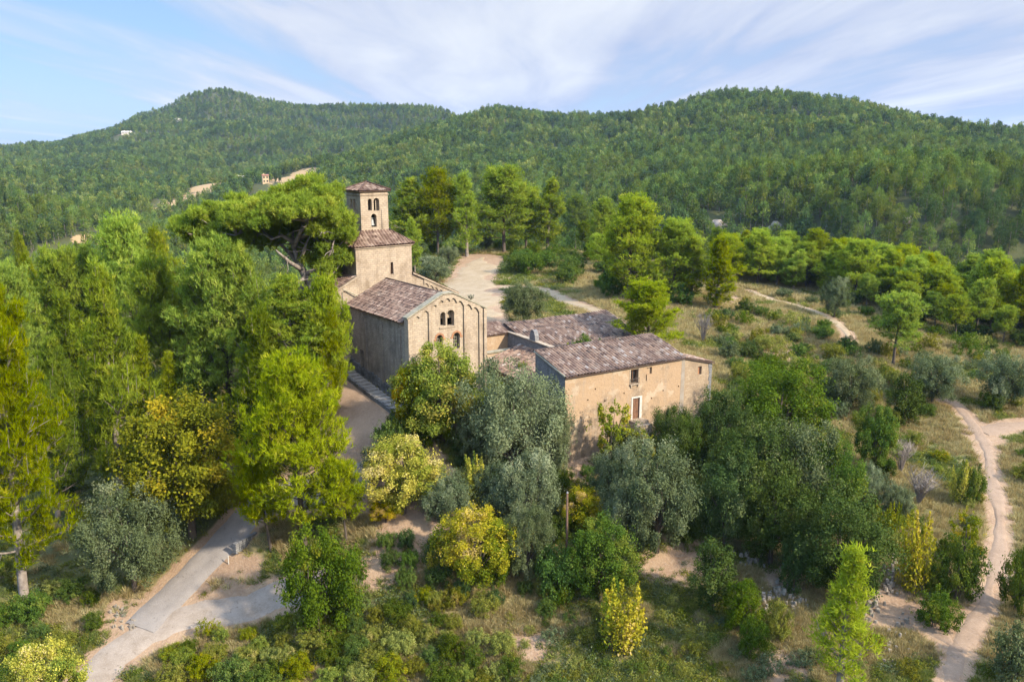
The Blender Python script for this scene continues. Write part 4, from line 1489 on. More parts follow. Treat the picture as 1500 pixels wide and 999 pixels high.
wall_e = empty('courtyard_wall', F0, math.atan2(FA1[1], FA1[0]))
tag(wall_e, 'shaded rubble courtyard wall with a rounded stone stub on its coping', 'wall')
mb = MB()
mb.box(6.75, 7.17, 5.2, 22.3, -1.2, 3.3)
mb.build('masonry', M['grey_stone'], wall_e)
mb = MB()
mb.box(6.65, 7.27, 5.15, 22.4, 3.305, 3.42)
mb.build('coping', M['stone'], wall_e)
mb = MB()
st = [(-.6, 0), (.6, 0), (.5, .6), (.3, 1.02), (0, 1.15), (-.3, 1.02), (-.5, .6)]
mb.prism([(6.72, 16.0 + a, 3.43 + z) for a, z in st], [(7.2, 16.0 + a, 3.43 + z) for a, z in st])
mb.build('rounded_stub', M['grey_stone'], wall_e)

shed = empty('lean_to_shed', F0, math.atan2(FA1[1], FA1[0]))
tag(shed, 'small shed under a brown tiled roof between church front and farmhouse', 'shed')
roof_plane('roof', (1.7, 18.4, 1.0), (0, -10.6, 0), (5.0, 0, 1.5), 'tile_farm', shed, pitch=.36, row=.46, seed=51, amp=.11, wobble=.05)
mb = MB()
mb.poly([(2.0, 8.0, -3.5), (2.0, 8.0, .98), (2.0, 18.2, .98), (2.0, 18.2, -3.5)])
mb.poly([(2.0, 8.0, -3.5), (6.7, 8.0, -3.5), (6.7, 8.0, 2.35), (2.0, 8.0, .98)])
mb.poly([(2.0, 18.2, -3.5), (2.0, 18.2, .98), (6.7, 18.2, 2.35), (6.7, 18.2, -3.5)])
mb.build('wall', M['plaster'], shed)

yard = empty('yard_wall', F0, math.atan2(FA1[1], FA1[0]))
tag(yard, 'low sunlit ochre yard wall beside the church corner', 'wall')
mb = MB()
mb.box(1.6, 6.7, 19.2, 19.6, -1.0, 1.75)
mb.build('masonry', M['plaster'], yard)
mb = MB()
mb.box(1.5, 6.7, 19.05, 19.75, 1.755, 1.9)
mb.build('coping', M['coping'], yard)

# ------------------------------------------------------------------ the old umbrella pine beside the church
def umbrella_pine():
    Y0 = 85.0
    base = at_depth(442, 478, Y0)
    base[2] = float(zfun(base[0], base[1]))
    g = np.random.default_rng(77)

    def P(u, v, dy=0.):
        return at_depth(u, v, Y0 + dy) - base
    root = empty('umbrella_pine', base)
    tag(root, 'old broad umbrella pine with bare pale limbs, crown as high as the belfry', 'tree')
    mb = MB()
    fork = P(437, 385)
    mb.tube([(0, 0, -1), P(466, 440), P(452, 412), fork], [.62, .5, .42, .36], 8)
    limbs = [[fork, P(430, 360, .5), P(428, 335, 1), P(420, 300, 1.5)], [fork, P(445, 368, -1), P(452, 348, -1.2), P(480, 318, 0)], [P(440, 390), P(425, 372, 1), P(405, 352, 1), P(360, 325, 0)],
             [P(446, 402), P(470, 392, -1), P(484, 372, -1), P(490, 350, -1)], [P(430, 355), P(412, 345, -1.5), P(396, 352, -2.5)], [P(430, 362), P(440, 340, -2), P(450, 330, -2.5)], [P(442, 395), P(425, 385, -2), P(410, 372, -3), P(404, 366, -3.2)],
             [P(436, 350), P(462, 338, -2), P(476, 342, -3)], [P(448, 405), P(440, 412, -2), P(428, 420, -2.6)]]
    for l in limbs:
        mb.tube(l, list(np.linspace(.27, .05, len(l))), 6)
        for k in range(5):
            a = interp(np.array(l), np.array([g.uniform(.3, 1)]))[0]
            b = a + g.normal(0, 1.0, 3) * [1, 1, .6]
            mb.tube([a, (a + b) / 2 + g.normal(0, .12, 3), b], [.06, .04, .012], 4, False)
    # pads of foliage
    cs, ds, ts = [], [], []
    lobes = [(322, 330, 0, 4.2, 1.8), (290, 330, 1, 2.3, 1.2), (348, 314, 2, 3.8, 1.6), (392, 312, 1, 3.3, 1.5), (372, 320, -2, 3.3, 1.3), (345, 337, -3, 2.9, 1.2), (446, 294, 1, 4.0, 2.0), (464, 308, 1, 3.0, 1.7), (480, 336, 0, 2.6, 2.0), (490, 358, 0, 1.8, 1.5), (484, 396, 0, 1.6, 1.3), (460, 332, 2.5, 3.2, 2.2), (476, 352, 0, 2.9, 2.1), (458, 376, 2, 2.4, 1.5), (455, 320, -2, 2.8, 1.5), (420, 320, 3, 4.4, 2.0), (486, 378, 1, 1.7, 1.3), (402, 330, 3, 3.2, 1.6), (385, 352, 2.5, 2.4, 1.0), (310, 345, 1, 2.8, 1.2), (340, 356, -1, 3.0, 1.1), (372, 347, 1, 2.8, 1.4), (330, 352, 0, 2.4, 1.1), (445, 314, -2.5, 3.0, 1.4), (474, 395, 2, 1.8, 1.2), (285, 338, -1, 1.8, 1.0), (415, 310, -2, 2.9, 1.2)]
    for u, v, dy, r, rz in lobes:
        c, r = P(u, v, dy), r * .9
        for _ in range(int(2.6 * r * rz) + 5):
            e = norm(g.normal(0, 1, 3) + [0, 0, .45])
            if e[2] < -.4: continue
            pr = g.uniform(.6, 1.15)
            pc = c + e * [r, r * 1.05, rz] * g.uniform(.78, 1.06)
            n = int(58 * pr * pr)
            d = norm(g.normal(0, 1, (n, 3)) + [0, 0, .5])
            cs.append(pc + d * [pr, pr, pr * .6] * g.uniform(.25, 1.0, (n, 1)) ** .6)
            ds.append(norm(d * .6 + [0, 0, .7]))
            ts.append(np.clip(g.normal(.5, .13, n) + g.normal(0, .18), 0, 1))
            mb.tube([c - [0, 0, rz * .45], (c + pc) / 2 - [0, 0, .35], pc], [.09, .06, .02], 4, False)
    c, d, t = np.concatenate(cs), np.concatenate(ds), np.concatenate(ts)
    sub = 4
    c2 = np.repeat(c, sub, 0) + g.normal(0, .14, (len(c) * sub, 3))
    v, tri, tn = needles(c2, norm(np.repeat(d, sub, 0) + g.normal(0, .35, (len(c2), 3))), np.repeat(t, sub), 8, .38, .07, .6, .05, g)
    mb.build('trunk', M['bark_pale'], root, True)
    link('crown', np_mesh('crown', v, tri, None, {'tint': tn}, [M['pine']]), root)


umbrella_pine()

# ------------------------------------------------------------------ trees and shrubs one can tell apart (pixels: x, top, foot, width)
for k, u, vt, vb, wd, mat, label, *name in [
    # pine wood on the slope left of the church
    ('big', 36, 428, 878, 225, 'pine', 'tall sunlit yellow-green pine with bare pale lower trunk, nearest in the pine wood'),
    ('wild', 178, 418, 735, 170, 'pine', 'drooping pine with pale straight upper stem, beside the nearest tall pine'),
    ('young', 218, 498, 705, 96, 'pine', 'slender feathery pine with thin pale leader before the pine wood'),
    ('young', 303, 458, 668, 120, 'pine_dark', 'thin feathery pine standing above the yellowing oak'),
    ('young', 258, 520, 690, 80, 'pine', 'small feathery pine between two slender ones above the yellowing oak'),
    ('full', 340, 384, 625, 165, 'pine', 'dense pine below the long flat half of the umbrella pine'),
    ('pine', 436, 412, 650, 160, 'pine', 'pale boughed pine under the bare fork of the umbrella pine'),
    ('full', 484, 432, 615, 95, 'pine_bright', 'bright green pine with its crown touching the transept end'),
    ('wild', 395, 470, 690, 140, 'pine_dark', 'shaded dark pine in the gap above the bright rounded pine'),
    ('wild', 478, 470, 640, 80, 'pine', 'pine whose boughs hide the top of the slab walk'),
    ('full', 101, 388, 585, 118, 'pine', 'pine at the wood edge below the sandy cut in the far slope'),
    ('wild', 152, 376, 570, 120, 'pine', 'second pine along the upper wood edge from the picture edge'),
    ('full', 208, 350, 566, 132, 'pine_bright', 'bright pine standing highest in the upper edge of the pine wood'),
    ('wild', 262, 350, 545, 112, 'pine', 'pine just before the long end of the umbrella pine'),
    ('full', 30, 412, 620, 118, 'pine', 'pine rising behind the nearest tall pine'),
    ('wild', -18, 440, 700, 120, 'pine', 'pine cut by the picture edge behind the nearest tall pine'),
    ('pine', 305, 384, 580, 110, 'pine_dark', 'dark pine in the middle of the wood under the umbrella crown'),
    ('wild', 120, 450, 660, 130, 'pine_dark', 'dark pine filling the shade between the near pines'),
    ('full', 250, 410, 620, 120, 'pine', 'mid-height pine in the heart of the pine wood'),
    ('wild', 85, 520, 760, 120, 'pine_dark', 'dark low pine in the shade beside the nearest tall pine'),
    ('wild', 392, 380, 615, 125, 'pine', 'pine below the umbrella fork with yellowish top'),
    # middle foreground
    ('leafy', 283, 578, 792, 200, 'ochre', 'big yellowing oak between the pine wood and the paved lane', 'oak_tree'),
    ('full', 447, 553, 802, 185, 'pine_bright', 'bright rounded pine with low pads overhanging the paved lane'),
    ('round', 398, 676, 812, 104, 'pine_bright', 'small low pine stooping over the lane bend'),
    ('round', 508, 688, 796, 84, 'pine_bright', 'small low pine on the church side of the rounded pine'),
    ('bush', 578, 612, 672, 66, 'shrub', 'green bush at the mouth of the forecourt', 'bush'),
    ('bush', 552, 652, 706, 50, 'olive_dark', 'greyish bush in the lane mouth before the golden tree', 'bush'),
    ('olive', 198, 715, 868, 152, 'olive_dark', 'grey-green wild olive under the yellowing oak beside the lane', 'olive_tree'),
    ('bigbush', 472, 778, 925, 124, 'oak_green', 'big round green bush where the gravel track ends', 'bush'),
    ('leafy', 76, 945, 1075, 118, 'yellow', 'bright yellow maple cut by the bottom edge of the picture', 'maple_tree'),
    ('leafy', 648, 506, 648, 138, 'yellowgreen', 'yellow-green tree hiding the church door', 'fig_tree'),
    ('leafy', 604, 532, 640, 60, 'yellowgreen', 'small yellow-edged tree against the shaded nave corner', 'fig_tree'),
    ('bare', 672, 565, 650, 70, None, 'leafless grey bush between the yellow-green tree and the great olive', 'bare_bush'),
    ('bigolive', 748, 535, 706, 158, 'olive', 'great silver-green olive hiding the farmhouse gable', 'olive_tree'),
    ('olive', 812, 588, 706, 60, 'olive', 'lower lobe-like silver olive against the farmhouse corner', 'olive_tree'),
    ('olive', 700, 600, 690, 70, 'olive', 'small silver olive at the foot of the great olive', 'olive_tree'),
    ('leafy', 592, 640, 752, 122, 'golden', 'golden yellow tree beside the pale lane bend', 'maple_tree'),
    ('leafy', 632, 680, 742, 60, 'yellow', 'yellow bush leaning from the golden tree', 'bush'),
    ('bush', 634, 590, 655, 62, 'oak_green', 'small round green bush under the yellow-green tree', 'bush'),
    ('bush', 592, 600, 652, 60, 'shrub', 'green bush at the foot of the slab walk', 'bush'),
    ('leafy', 566, 724, 768, 54, 'yellow', 'small yellow bush below the golden tree', 'bush'),
    ('leafy', 699, 745, 862, 118, 'yellow', 'yellow maple with thinning tan top before the wild olives', 'maple_tree'),
    ('slim', 695, 652, 752, 36, 'yellow', 'slim upright yellow sapling among the olives', 'sapling'),
    ('slim', 632, 778, 838, 26, 'yellow', 'tiny yellow sapling beside the dry earth bank', 'sapling'),
    ('olive', 655, 690, 772, 84, 'olive_dark', 'low olive between golden tree and slim yellow sapling', 'olive_tree'),
    ('olive', 772, 662, 790, 104, 'olive', 'silver olive below the great olive', 'olive_tree'),
    ('olive', 728, 680, 770, 70, 'olive_dark', 'olive bush beside the slim yellow sapling', 'olive_tree'),
    ('olive', 772, 740, 850, 84, 'olive_dark', 'dark olive beside the wooden pole', 'olive_tree'),
    ('leafy', 853, 714, 790, 68, 'yellow', 'yellow bush beside the wooden pole top', 'bush'),
    ('leafy', 880, 758, 885, 108, 'oak_green', 'green bushy oak standing just beyond the wooden pole', 'oak_tree'),
    ('bush', 815, 800, 880, 80, 'oak_green', 'green bush at the foot of the wooden pole', 'bush'),
    ('airy', 893, 578, 705, 66, 'yellowgreen', 'thin open-crowned tree against the ochre farmhouse wall', 'ash_tree'),
    ('column', 918, 620, 702, 62, 'olive_dark', 'dark cone-shaped shrub before the farmhouse wall', 'shrub'),
    ('airy', 940, 622, 700, 46, 'yellowgreen', 'yellowish young tree beside the dark cone-shaped shrub', 'ash_tree'),
    ('oak', 985, 596, 690, 74, 'oak', 'dark oak below the white framed farmhouse door', 'oak_tree'),
    ('leafy', 1005, 605, 690, 54, 'oak_green', 'green leafy tree at the middle of the farmhouse wall foot', 'oak_tree'),
    ('oak', 1052, 568, 690, 86, 'oak', 'dark oak covering the foot of the farmhouse annexe', 'oak_tree'),
    ('olive', 900, 655, 770, 86, 'olive_dark', 'olive with pale tips below the farmhouse corner', 'olive_tree'),
    ('olive', 962, 650, 812, 136, 'olive_dark', 'broad green olive between the farmhouse and the dark oaks', 'olive_tree'),
    ('olive', 915, 700, 815, 80, 'olive', 'silvery olive over the dead grass bank', 'olive_tree'),
    ('oak', 1140, 534, 668, 150, 'oak_green', 'broad olive-green oak on top of the dark oak mass', 'oak_tree'),
    ('oak', 1098, 612, 772, 132, 'oak', 'dark holm oak below the olive-green oak', 'oak_tree'),
    ('oak', 1168, 622, 776, 122, 'olive_dark', 'greyish holm oak between the two dark ones', 'oak_tree'),
    ('oak', 1060, 662, 806, 98, 'oak', 'dark holm oak nearest to the broad green olive', 'oak_tree'),
    ('oak', 1128, 690, 828, 128, 'oak', 'lowest dark holm oak, its skirts over the bare earth strip', 'oak_tree'),
    ('oak', 1205, 640, 790, 96, 'oak_green', 'holm oak on the path side of the dark oak mass', 'oak_tree'),
    ('oak', 1222, 722, 885, 150, 'oak', 'dark blue-green oak just above the bright young pine', 'oak_tree'),
    ('bush', 1165, 780, 868, 64, 'oak', 'dark bush against the foot of the blue-green oak', 'bush'),
    ('young', 1228, 800, 1035, 160, 'pine_bright', 'bright young pine rising from the bottom edge by the path'),
    ('column', 1042, 793, 900, 62, 'oak', 'dark upright shrub on the grassy terrace', 'shrub'),
    ('column', 1086, 850, 930, 52, 'oak_green', 'lower green upright shrub beside the dark one on the terrace', 'shrub'),
    ('bush', 1100, 905, 962, 50, 'oak_green', 'small green bush below the two upright shrubs', 'bush'),
    ('plume', 906, 852, 950, 88, 'yellow', 'upright bright yellow bush on the grassy terrace', 'bush'),
    ('plume', 1342, 748, 868, 66, 'yellow', 'bright yellow upright bush beside the dirt path', 'bush'),
    ('airy', 1408, 742, 830, 50, 'yellowgreen', 'thin yellowing tree close by the narrow dirt path', 'ash_tree'),
    ('bush', 1400, 792, 882, 80, 'shrub', 'dark green bush along the narrow dirt path', 'bush'),
    ('bush', 1368, 864, 924, 66, 'oak_green', 'round bright green bush where the two dirt trails meet', 'bush'),
    ('bush', 1486, 918, 1010, 86, 'olive_dark', 'green bush filling the bottom corner beside the dirt path', 'bush'),
    ('bush', 1486, 800, 900, 60, 'shrub', 'green bush across the dirt path from the yellow bush', 'bush'),
    ('bush', 1138, 880, 940, 44, 'heath', 'yellow-green bush growing in the ruined stone wall', 'bush'),
    ('leafy', 1278, 596, 694, 74, 'oak_green', 'leafy green tree at the edge of the dark oaks', 'oak_tree'),
    ('column', 1323, 550, 625, 46, 'oak', 'dark upright bush alone on the slope above the path', 'shrub'),
    ('olive', 1265, 678, 745, 52, 'olive', 'pale silver olive sprouting beside the dark oaks', 'olive_tree'),
    ('olive', 1310, 708, 760, 50, 'olive', 'low pale silver olive nearer to the yellow bush', 'olive_tree'),
    ('plume', 1300, 730, 800, 40, 'yellowgreen', 'yellowish sapling clump under the low silver olive', 'sapling'),
    ('plume', 1400, 672, 742, 36, 'yellow', 'small yellow sapling halfway up the dirt path', 'sapling'),
    ('bare', 1345, 682, 738, 74, None, 'leafless grey thicket beside the small yellow sapling', 'bare_bush'),
    ('bare', 1320, 640, 692, 64, None, 'leafless grey saplings below the dark upright bush', 'bare_bush'),
    ('bush', 1418, 680, 742, 44, 'shrub', 'green bush at the inner side of the path bend', 'bush'),
    ('olive', 1242, 520, 606, 92, 'olive_dark', 'grey olive on the slope between oaks and round pine', 'olive_tree'),
    ('olive', 1365, 518, 592, 88, 'olive_dark', 'grey olive below the lone round pine', 'olive_tree'),
    ('olive', 1468, 516, 598, 90, 'olive_dark', 'grey olive above the path fork', 'olive_tree'),
    ('round', 1308, 444, 536, 92, 'pine', 'lone round-headed pine on the open grassy slope'),
    ('full', 951, 422, 522, 112, 'pine_bright', 'bright dense round pine behind the farmhouse ridge'),
    ('olive', 768, 410, 478, 72, 'olive_dark', 'single olive on the clearing behind the church', 'olive_tree'),
    ('bush', 766, 528, 560, 18, 'yellowgreen', 'small yellow bush between the shed roof and the great olive', 'bush'),
    # grove behind the clearing
    ('wild', 600, 271, 378, 104, 'pine', 'pine just beside the belfry in the grove behind'),
    ('full', 642, 264, 376, 84, 'pine', 'tall pine second from the belfry'),
    ('wild', 684, 262, 376, 84, 'pine_bright', 'pine in the middle of the grove behind the clearing'),
    ('pine', 706, 284, 362, 78, 'pine_dark', 'dark pine in the shade of the grove behind the clearing'),
    ('full', 738, 258, 372, 112, 'pine', 'broadest pine of the grove behind the clearing'),
    ('wild', 802, 270, 372, 84, 'pine', 'pine at the far end of the grove behind the clearing'),
    ('full', 622, 300, 366, 70, 'pine_dark', 'dark round pine filling the gap beside the belfry'),
    ('full', 770, 284, 366, 70, 'pine_bright', 'yellowish round pine between the two broad grove pines'),
    ('full', 848, 296, 368, 58, 'pine_dark', 'small dull round pine beyond the grove'),
    ('full', 884, 302, 380, 60, 'pine', 'small pale round pine beyond the grove'),
    ('full', 920, 306, 440, 120, 'pine_bright', 'big spreading pine above the round pine of the farmhouse'),
    ('full', 985, 334, 442, 88, 'pine_bright', 'yellow-green pine on the crest behind the grassy slope'),
    ('wild', 1048, 356, 454, 88, 'pine_bright', 'bright pine with dark trunk on the edge of the grassy slope'),
    ('pine', 1012, 350, 446, 56, 'pine', 'pine between the crest pine and the dark trunked one'),
    ('pine', 608, 322, 404, 36, 'pine_bright', 'slim bright pine rising directly behind the crossing block'),
    ('olive', 637, 376, 414, 56, 'olive', 'rounded silver olive behind the transept', 'olive_tree'),
    ('olive', 657, 360, 388, 36, 'olive', 'small silver olive under the grove', 'olive_tree'),
    ('olive', 712, 338, 368, 30, 'olive', 'pale olive in the shade of the grove', 'olive_tree'),
    ('olive', 1222, 408, 466, 52, 'olive_dark', 'grey olive beside the crest trail', 'olive_tree'),
    ('bare', 1030, 455, 500, 34, None, 'leafless shrub on the dry slope behind the farmhouse', 'bare_bush'),
]:
    nm = name[0] if name else 'pine_tree'
    put(k, nm, u, vt, vb, wd, label, {'olive_tree': 'olive tree', 'bush': 'bush', 'shrub': 'shrub', 'sapling': 'sapling', 'bare_bush': 'bush'}.get(nm, 'tree'), None, mat, bark='bark_pale' if k in ('young', 'wild', 'big') else None)


for s_, t_, h_, w_, mt, lab in ((12.2, 14.2, 3.3, 3.2, 'oak_green', 'green bush growing in the farmhouse yard below the rear roof'), (10.4, 14.0, 2.7, 2.0, 'yellowgreen', 'small yellowing bush in the yard beside the courtyard wall'), (14.6, 14.4, 2.6, 2.2, 'shrub', 'low green bush in the yard beside the dark archway')):
    p = fap(s_, t_)
    plant('bush', 'bush', p[0], p[1], float(zfun(p[0], p[1])), h_, w_, lab, 'bush', None, mt)


def fill(n, region, kind, hw, name, label, cat, group, mats, seed, ratio=(.75, 1.15), avoid=1.2, single=True, gap=.9, dmin=0.):
    """n plants scattered over a region outlined in the photograph, sizes in metres"""
    g = np.random.default_rng(seed)
    reg = np.array(region, float)
    done = []
    tries = 0
    while len(done) < n and tries < n * 30:
        tries += 1
        u, v = g.uniform(reg[:, 0].min(), reg[:, 0].max()), g.uniform(reg[:, 1].min(), reg[:, 1].max())
        c = False
        for i in range(len(reg)):
            (x0, y0), (x1, y1) = reg[i], reg[i - 1]
            if (y0 > v) != (y1 > v) and u < (x1 - x0) * (v - y0) / (y1 - y0) + x0: c = not c
        if not c: continue
        p = hit(u, v)
        W = g.uniform(*hw)
        if path_dist(p[0], p[1]) < avoid * W * .5 or in_build(p[0], p[1], W * .5): continue
        if any(math.hypot(p[0] - q[0], p[1] - q[1]) < gap * (W + q[2]) / 2 for q in done): continue
        done.append((p[0], p[1], W))
        plant(kind if isinstance(kind, str) else kind[g.integers(len(kind))], name, p[0], p[1], p[2] - .05, W * g.uniform(*ratio), W, label, cat, group, mats[g.integers(len(mats))], single)


BAND = [(1060, 385), (1060, 420), (1150, 424), (1300, 452), (1400, 474), (1560, 500), (1560, 462), (1350, 432), (1150, 392)]
fill(135, BAND, ('wild', 'full', 'full'), (5.6, 8.6), 'pine_tree', 'sunlit yellow-green pine in the dense belt along the ridge above the grassy slope', 'tree', 'pines in the ridge belt', ['pine_bright', 'pine_bright', 'pine_bright', 'pine'], 1, (.85, 1.15), single=False, gap=.44)
fill(30, [(1240, 440), (1560, 470), (1560, 520), (1380, 500)], 'round', (4, 6.5), 'pine_tree', 'low round pine scattered on the lower side of the ridge belt', 'tree', 'round pines below the ridge belt', ['pine', 'pine_dark'], 2, (.95, 1.2), single=False)
fill(16, [(830, 345), (1010, 330), (1060, 400), (1010, 440), (860, 400)], 'round', (4.0, 6.0), 'pine_tree', 'pine in the mixed cover between the grove and the crest pines', 'tree', 'pines between grove and crest', ['pine', 'pine_dark', 'pine_bright'], 3, (1.1, 1.4), single=False)
fill(14, [(-80, 430), (100, 400), (300, 370), (340, 400), (60, 520), (-80, 600)], 'wild', (6, 8.5), 'pine_tree', 'pine crowded inside the dense wood on the slope beside the church', 'tree', 'pines inside the wood', ['pine', 'pine_dark'], 4, (1.8, 2.2), single=False)
fill(12, [(40, 640), (330, 560), (420, 600), (380, 760), (180, 720), (120, 800)], 'bush', (2.2, 3.6), 'bush', 'dark understorey bush in the shade of the pine wood', 'bush', 'understorey bushes of the pine wood', ['oak', 'oak_green', 'olive_dark'], 5)
fill(44, [(700, 352), (840, 350), (960, 395), (1010, 450), (880, 440), (790, 412), (720, 400)], 'bush', (3.4, 6.0), 'shrub', 'dark green rounded shrub in the thicket behind the sandy clearing', 'shrub', 'shrubs behind the sandy clearing', ['shrub', 'oak_green', 'oak_green', 'shrub'], 6, (.5, .8), gap=.62)
fill(14, [(560, 372), (700, 360), (690, 392), (625, 415)], 'bush', (2.0, 3.6), 'shrub', 'green shrub at the foot of the grove behind the church', 'shrub', 'shrubs below the grove', ['shrub', 'oak_green', 'olive_dark'], 7, (.55, .8))
fill(64, [(1010, 440), (1090, 440), (1260, 520), (1480, 500), (1500, 560), (1230, 560), (1100, 580), (1040, 500)], 'low', (1.4, 3.6), 'low_shrub', 'low green shrub dotted over the dry grassy slope behind the farmhouse', 'shrub', 'low shrubs of the dry slope', ['shrub', 'oak_green', 'heath', 'olive_dark'], 8, (.5, .75))
fill(30, [(1100, 430), (1300, 450), (1500, 480), (1500, 520), (1300, 490)], 'bush', (1.8, 3.6), 'shrub', 'shrub along the foot of the ridge pine belt', 'shrub', 'shrubs at the foot of the ridge belt', ['shrub', 'oak', 'oak_green', 'olive_dark'], 9, (.5, .8))
fill(26, [(1200, 560), (1500, 530), (1500, 620), (1400, 600), (1350, 700), (1250, 640)], 'bush', (1.4, 3.0), 'shrub', 'mixed shrub on the slope above the dirt path bend', 'shrub', 'shrubs above the path bend', ['heath', 'olive_dark', 'shrub', 'ochre'], 10, (.55, .85))
fill(22, [(1250, 680), (1450, 640), (1430, 860), (1300, 870), (1250, 800)], 'bush', (1.2, 2.6), 'shrub', 'scrubby bush on the bank between dark oaks and dirt path', 'shrub', 'scrub between oaks and path', ['heath', 'olive_dark', 'shrub', 'ochre', 'yellowgreen'], 11, (.6, 1.0))
fill(34, [(1470, 640), (1560, 600), (1800, 620), (1800, 960), (1600, 960), (1480, 900)], 'bush', (1.6, 3.2), 'shrub', 'green shrub on the outer side of the dirt path', 'shrub', 'shrubs outside the path', ['shrub', 'oak_green', 'heath'], 12, (.5, .7))
fill(70, [(250, 930), (420, 905), (560, 890), (700, 880), (760, 999), (600, 1060), (250, 1060)], 'bush', (1.4, 3.2), 'heath_shrub', 'yellow-green heath shrub on the rough bank below the gravel track', 'shrub', 'heath shrubs below the gravel track', ['heath', 'shrub', 'heath', 'yellowgreen'], 13, (.5, .85), gap=.62)
fill(26, [(540, 800), (640, 780), (830, 850), (940, 860), (800, 910), (600, 900)], 'bush', (1.3, 2.8), 'bush', 'green bush in the thicket under the yellow maple and the pole', 'bush', 'thicket bushes under the maple', ['oak_green', 'shrub', 'heath', 'oak'], 14, (.7, 1.1), gap=.7)
fill(60, [(720, 900), (1100, 870), (1180, 940), (1180, 1060), (720, 1060)], 'low', (.8, 1.9), 'scrub_plant', 'low scrubby plant on the grassy terrace at the bottom', 'shrub', 'low scrub of the terrace', ['heath', 'shrub', 'olive_dark', 'heath'], 15, (.5, .8))
fill(18, [(-60, 840), (130, 860), (150, 930), (100, 1020), (-60, 1060)], 'bush', (1.6, 3.2), 'bush', 'green bush under the nearest tall pine beside the gravel track', 'bush', 'bushes under the nearest pine', ['shrub', 'oak_green', 'heath', 'oak_green'], 16, (.6, .9), gap=.75)
fill(6, [(230, 905), (300, 890), (400, 890), (330, 930), (250, 935)], 'low', (1.0, 1.8), 'shrub', 'feathery pale shrub at the edge of the gravel track', 'shrub', 'shrubs at the track edge', ['heath', 'yellowgreen'], 17, (.7, 1.0), avoid=.2)
fill(20, [(1060, 560), (1200, 540), (1260, 560), (1240, 620), (1060, 600)], 'bush', (1.8, 3.4), 'bush', 'bush in the tangle above the oaks beside the annexe', 'bush', 'tangle above the oaks', ['olive_dark', 'oak_green', 'heath', 'shrub'], 18, (.6, .95))
fill(22, [(620, 640), (870, 660), (880, 740), (820, 800), (640, 780)], 'bush', (1.5, 2.8), 'bush', 'understorey bush among the olives below the great olive', 'bush', 'bushes among the olives', ['oak_green', 'olive_dark', 'shrub', 'oak'], 19, (.7, 1.1), gap=.7)
fill(16, [(870, 660), (1300, 700), (1280, 790), (1000, 800), (880, 780)], 'bush', (1.8, 3.2), 'bush', 'dark understorey bush at the foot of the holm oaks', 'bush', 'understorey below the holm oaks', ['oak', 'olive_dark'], 20, (.7, 1.0))
fill(12, [(1120, 900), (1300, 940), (1390, 960), (1380, 1050), (1120, 1050)], 'low', (1.0, 2.0), 'shrub', 'grey-green scrub between the bright young pine and dirt path', 'shrub', 'scrub beside the young pine', ['heath', 'olive_dark', 'shrub'], 21, (.5, .8))

fill(26, [(1040, 450), (1200, 470), (1290, 520), (1250, 560), (1060, 540)], 'bush', (1.8, 3.4), 'shrub', 'dark rounded bush clustered on the dry slope above the annexe', 'shrub', 'bushes above the annexe', ['shrub', 'oak_green', 'oak', 'heath', 'olive_dark'], 22, (.5, .8))

# ------------------------------------------------------------------ pole, marker posts, rubble
p = hit(829, 852)
pole = empty('utility_pole', p)
tag(pole, 'weathered wooden pole standing bare among the olive bushes', 'pole')
Ht = at_depth(829, 722, p[1])[2] - p[2]
mb = MB()
mb.tube([(0, 0, -.4), (.02, 0, Ht * .5), (0, .02, Ht)], [.11, .095, .075], 8)
mb.build('shaft', M['pole'], pole, True)
mb = MB()
mb.tube([(0, .02, Ht), (0, .02, Ht + .12)], [.1, .04], 8)
mb.build('cap', M['grey_stone'], pole)
for u, v, lab in ((335, 826, 'short pale marker post on the outer edge of the paved lane'),):
    p = hit(u, v)
    mb = MB()
    mb.tube([(0, 0, -.2), (0, 0, .7), (0, 0, .75)], [.045, .04, .015], 7)
    o = mb.build('marker_post', M['white'])
    o.location = p
    tag(o, lab, 'post')
p = hit(362, 800)
mb = MB()
for i in range(7):
    mb.prism([(i * .42 - 1.4, -.2, -.3), (i * .42 - 1.02, -.2, -.3), (i * .42 - 1.02, .2, -.3), (i * .42 - 1.4, .2, -.3)], [(i * .42 - 1.38, -.16, .55), (i * .42 - 1.05, -.17, .6), (i * .42 - 1.04, .16, .58), (i * .42 - 1.38, .17, .54)])
o = mb.build('culvert_wall', M['grey_stone'])
o.location = p
o.rotation_euler = (0, 0, R(62))
tag(o, 'low grey stone parapet on the lane edge under the rounded pine', 'wall')


def rubble(name, line, n, label, seed, hmax=.9, mat='rubble'):
    g = np.random.default_rng(seed)
    L = px_line(line)
    L = resample(L, .3)
    mb = MB()
    c = L.mean(0)
    z0 = float(zfun(*c))
    for i in range(n):
        p = L[g.integers(len(L))] + g.normal(0, .4, 2)
        s = g.uniform(.07, .22)
        z = float(zfun(*p)) - z0 + abs(g.normal(0, .45)) * hmax * .6
        k = 6
        a = g.uniform(0, 6.28)
        rot = [a + 2 * math.pi * j / k for j in range(k)]
        rr = g.uniform(.7, 1.2, k) * s
        q = [(p[0] - c[0] + r * math.cos(t), p[1] - c[1] + r * .8 * math.sin(t)) for t, r in zip(rot, rr)]
        mb.prism([(x, y, z - .2) for x, y in q], [(p[0] - c[0] + (x - p[0] + c[0]) * .72 + g.normal(0, .03), p[1] - c[1] + (y - p[1] + c[1]) * .72, z + s * g.uniform(.5, .9)) for x, y in q])
    o = mb.build(name, M[mat])
    o.location = (*c, z0)
    return tag(o, label, 'wall')


